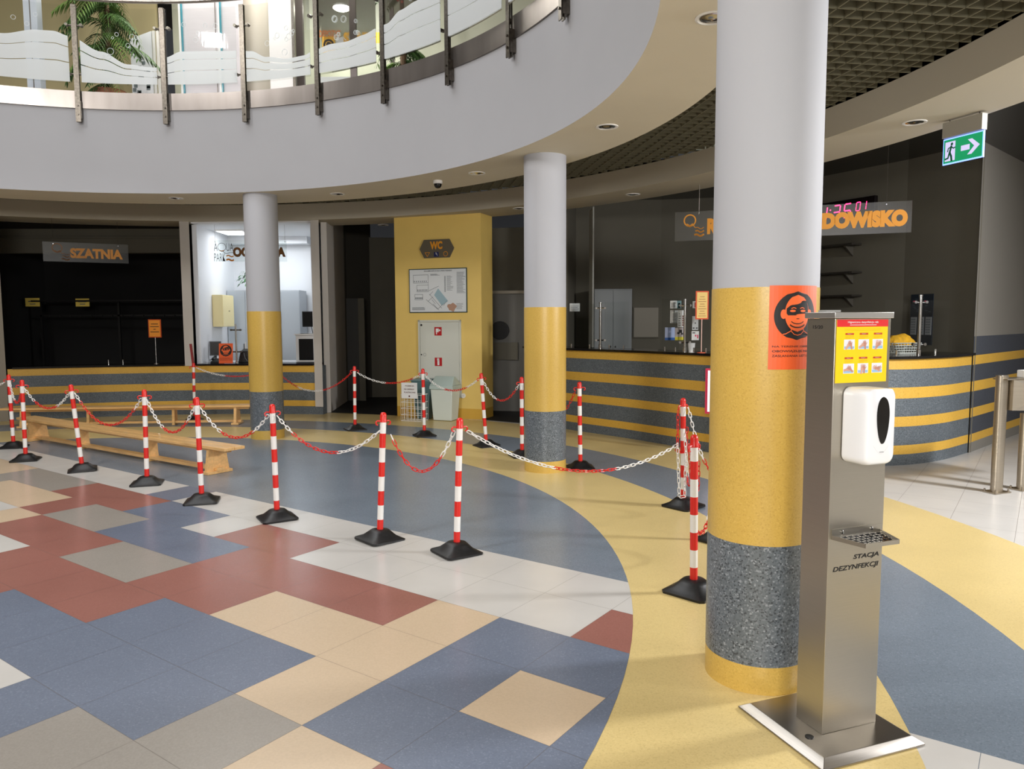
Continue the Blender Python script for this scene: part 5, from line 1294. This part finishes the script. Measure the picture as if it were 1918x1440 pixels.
# hanging palm
def palm(name, c, n, L, z, lab, seed, fruit=False, spread=1., down=1.):
    t = thing(name, (c[0], c[1], UF), lab, 'plant'); rr = random.Random(seed)
    m = MB(); m.lathe([(.16, 0), (.22, .4), (.23, .4), (.2, .38)], 24); m.build('pot', mat('terracotta', (150, 96, 70), .7), t, smooth=True)
    m = MB(); m.tube([(0, 0, .3), (.02, 0, z * .6), (0, .02, z)], [.05, .045, .03], 10); m.build('trunk', mat('trunk_brown', (96, 74, 52), .8), t)
    g1, g2 = MB(), MB()
    for k in range(n):
        a_ = rr.random() * 2 * PI; el = rr.random() * 1.1 - .2; zz = .5 + rr.random() * (z - .35); st = Vector((0, 0, zz)); Lf = L * (.65 + .5 * rr.random())
        pts = []
        for q in range(9):
            s_ = q / 8; pts.append(st + Vector((math.cos(a_) * spread, math.sin(a_) * spread, 0)) * Lf * s_ + Vector((0, 0, Lf * (el * s_ - 1.05 * s_ * s_ * down))))
        mb = g1 if k % 3 else g2; mb.tube(pts, .004, 4, cap=False)
        for q in range(1, 9):
            for s in (-1, 1):
                d = (pts[q] - pts[q - 1]).normalized(); sd = d.cross(Vector((0, 0, 1))).normalized() * s
                for f in (0, .5): leaf(mb, pts[q - 1].lerp(pts[q], f), d * .8 + sd + Vector((0, 0, -.25)), Lf * .36 * math.sin(PI * (.15 + .8 * q / 9)), .013, .35)
    g1.build('leaves', mat('palm_green', (62, 92, 42), .5), t); g2.build('young_leaves', mat('palm_light', (104, 134, 62), .5), t)
    if fruit:
        m = MB()
        for k in range(14): m.lathe([(.004, -.02), (.018, -.01), (.02, 0), (.012, .014), (.002, .02)], 8, c=(rr.uniform(-.25, .25), rr.uniform(-.3, -.1), z + rr.uniform(-.25, .15)))
        m.build('red_baubles', m_red, t)
pc = AT(200, 60, 11.4); palm('potted_palm', (pc.x, 11.4), 46, .62, 1.9, 'large bushy green palm upstairs behind the left of the balustrade', 3)
pc = AT(752, 10, 11.6); palm('potted_palm', (pc.x, 11.6), 26, .5, 1.85, 'green plant with red baubles upstairs, cut by the top of the picture', 8, True)
a, b = AT(246, 130, 12.5), AT(283, 58, 12.5)
t = thing('notice_board', (a.x, 12.5, UF), 'white notice board with small photos upstairs, right of the palm', 'notice board')
m = MB(); H_ = b.z - UF
m.add([(0, 0, 0), (b.x - a.x, 0, 0), (b.x - a.x, 0, H_), (0, 0, H_ - .12), (0, .03, 0), (b.x - a.x, .03, 0), (b.x - a.x, .03, H_), (0, .03, H_ - .12)], [(0, 1, 2, 3), (7, 6, 5, 4), (0, 4, 5, 1), (1, 5, 6, 2), (2, 6, 7, 3), (3, 7, 4, 0)]); m.build('board', m_white, t)
m = MB(); rr = random.Random(2)
for k in range(22): x, z = rr.random() * .8 + .05, rr.random() * .8; ww = .02 + .05 * rr.random(); xx = (b.x - a.x) * x; m.box((xx, -.003, H_ - .25 - z * 1.0), (ww, .002, ww))
m.build('photos', mat('photo_grey', (110, 120, 122), .6), t)
m = MB()
for k in range(2): m.box((b.x - a.x + .04 + k * .06, .0, H_ / 2), (.035, .03, H_)); 
m.build('edge_rails', m_wht, t)
# lift / shower panels with teal glass edges
q0, q1 = AT(342, 100, 11.6), AT(448, 100, 11.6)
t = thing('lift_cabin', ((q0.x + q1.x) / 2, 11.6, UF), 'pinkish white steel lift cabin wall with teal glass edges upstairs', 'lift')
w_ = q1.x - q0.x; m = MB(); m.box((0, .12, 1.5), (w_, .24, 3)); m.build('steel_wall', mat('lift_steel', (196, 190, 192), .5, .1, noise=(3, .03, 3, (1, 1, 30))), t)
for x, nm in ((-w_ / 2 + .015, 0), (w_ * .2, 1)):
    m = MB(); m.box((x, -.02, 1.5), (.014, .04, 3)); m.build('teal_glass_edge', mat('teal_edge', (40, 130, 146), .2), t)
    m = MB(); m.box((x - .03, -.012, 1.5), (.03, .03, 3)); m.build('white_profile', m_wht, t)
m = MB(); m.box((w_ * .1, -.004, 1.5), (.008, .01, 3)); m.build('seam', m_steeld, t)
q0, q1 = AT(455, 100, 12.3), AT(512, 100, 12.3)
t = thing('gallery_column', ((q0.x + q1.x) / 2, 12.3, UF), 'round grey beige column upstairs right of the lift cabin', 'column')
m = MB(); m.lathe([((q1.x - q0.x) / 2, 0), ((q1.x - q0.x) / 2, 3.4)], 40); m.build('shaft', mat('column_beige', (184, 176, 164), .4), t, smooth=True); m = MB(); m.lathe([((q1.x - q0.x) / 2 + .02, 0), ((q1.x - q0.x) / 2 + .02, .1)], 40); m.build('foot', m_steel, t)
q0, q1 = AT(506, 100, 11.9), AT(549, 100, 11.9)
t = thing('steel_door_panel', ((q0.x + q1.x) / 2, 11.9, UF), 'bright steel panel upstairs between the grey column and the dark frame', 'steel panel')
m = MB(); m.box((0, 0, 1.5), (q1.x - q0.x, .06, 3)); m.build('panel', mat('panel_steel', (206, 202, 200), .4, .2), t); m = MB(); m.box(((q1.x - q0.x) / 2 + .02, -.01, 1.5), (.04, .08, 3)); m.build('hinge_rail', m_steeld, t)
# office window upstairs
q0, q1 = AT(553, 100, 12.2), AT(735, 100, 12.2)
t = thing('glazed_office', (q0.x, 12.2, UF), 'glazed office front upstairs with DEPOZYT and big yellow letters', 'glass front')
w_ = q1.x - q0.x; mf_ = mat('window_frame_dark', (92, 84, 82), .4, .6)
for x, ww in ((.06, .16), (w_ * .6, .1), (w_, .06)):
    m = MB(); m.box((x, 0, 1.5), (ww, .07, 3)); m.build('mullion', mf_, t)
m = MB(); m.add([(0, 0, 0), (w_, 0, 0), (w_, 0, 3), (0, 0, 3)], [(0, 1, 2, 3)]); m.build('pane', m_glass, t)
bz = lambda y: AT(600, y, 12.15).z - UF; bxx = lambda x: AT(x, 60, 12.15).x - q0.x
m = MB(); lettering(m, 'DEPOZYT', bxx(596), bz(68), bxx(637) - bxx(596), bz(55) - bz(68), 0, .03); m.v = [Vector((p.x, -.012, p.y)) for p in m.v]; m.build('orange_word', mat('orange_word', (222, 118, 40), .5), t)
m = MB(); lettering(m, 'SZATNIA', bxx(642), bz(80), bxx(727) - bxx(642), bz(59) - bz(80), 0, .06); m.v = [Vector((p.x, -.014, p.y)) for p in m.v]; m.build('yellow_word', mat('yellow_word', (244, 180, 40), .5), t)
m = MB(); m.box((bxx(614), -.012, bz(82)), (.2, .004, .24)); ps_ = m.build('yellow_notice', mat('notice_gold', (236, 178, 40), .5), t)
m = MB(); disc(m, bxx(614), bz(82) + .0, .085, 0, 24, r2=.055); disc(m, bxx(614), bz(82), .04, 0, 16); m.v = [Vector((p.x, -.015, p.y)) for p in m.v]; m.build('mask_symbol', m_ink, ps_)
m = MB(); m.box((bxx(640), -.012, bz(78)), (.2, .003, .16)); m.build('paper_notice', m_paper, t)
w = MB(); w.box(((q0.x + q1.x) / 2, 13.2, UF + .55), (1.2, .4, 1.1)); tag(w.build('office_counter', m_white), 'white counter block inside the office upstairs', 'counter')
q = AT(640, 15, 13.0)
t = thing('ceiling_light', q, 'round glowing lamp inside the upstairs office', 'ceiling light')
m = MB(); m.lathe([(.15, 0), (.14, .03), (.02, .05)], 24); m.build('frame', m_wht, t, smooth=True); m = MB(); m.lathe([(.02, -.035), (.1, -.03), (.14, -.008), (.142, 0)], 24); m.build('diffuser', mat('office_lamp', (255, 252, 240), .5, emit=22), t, smooth=True)
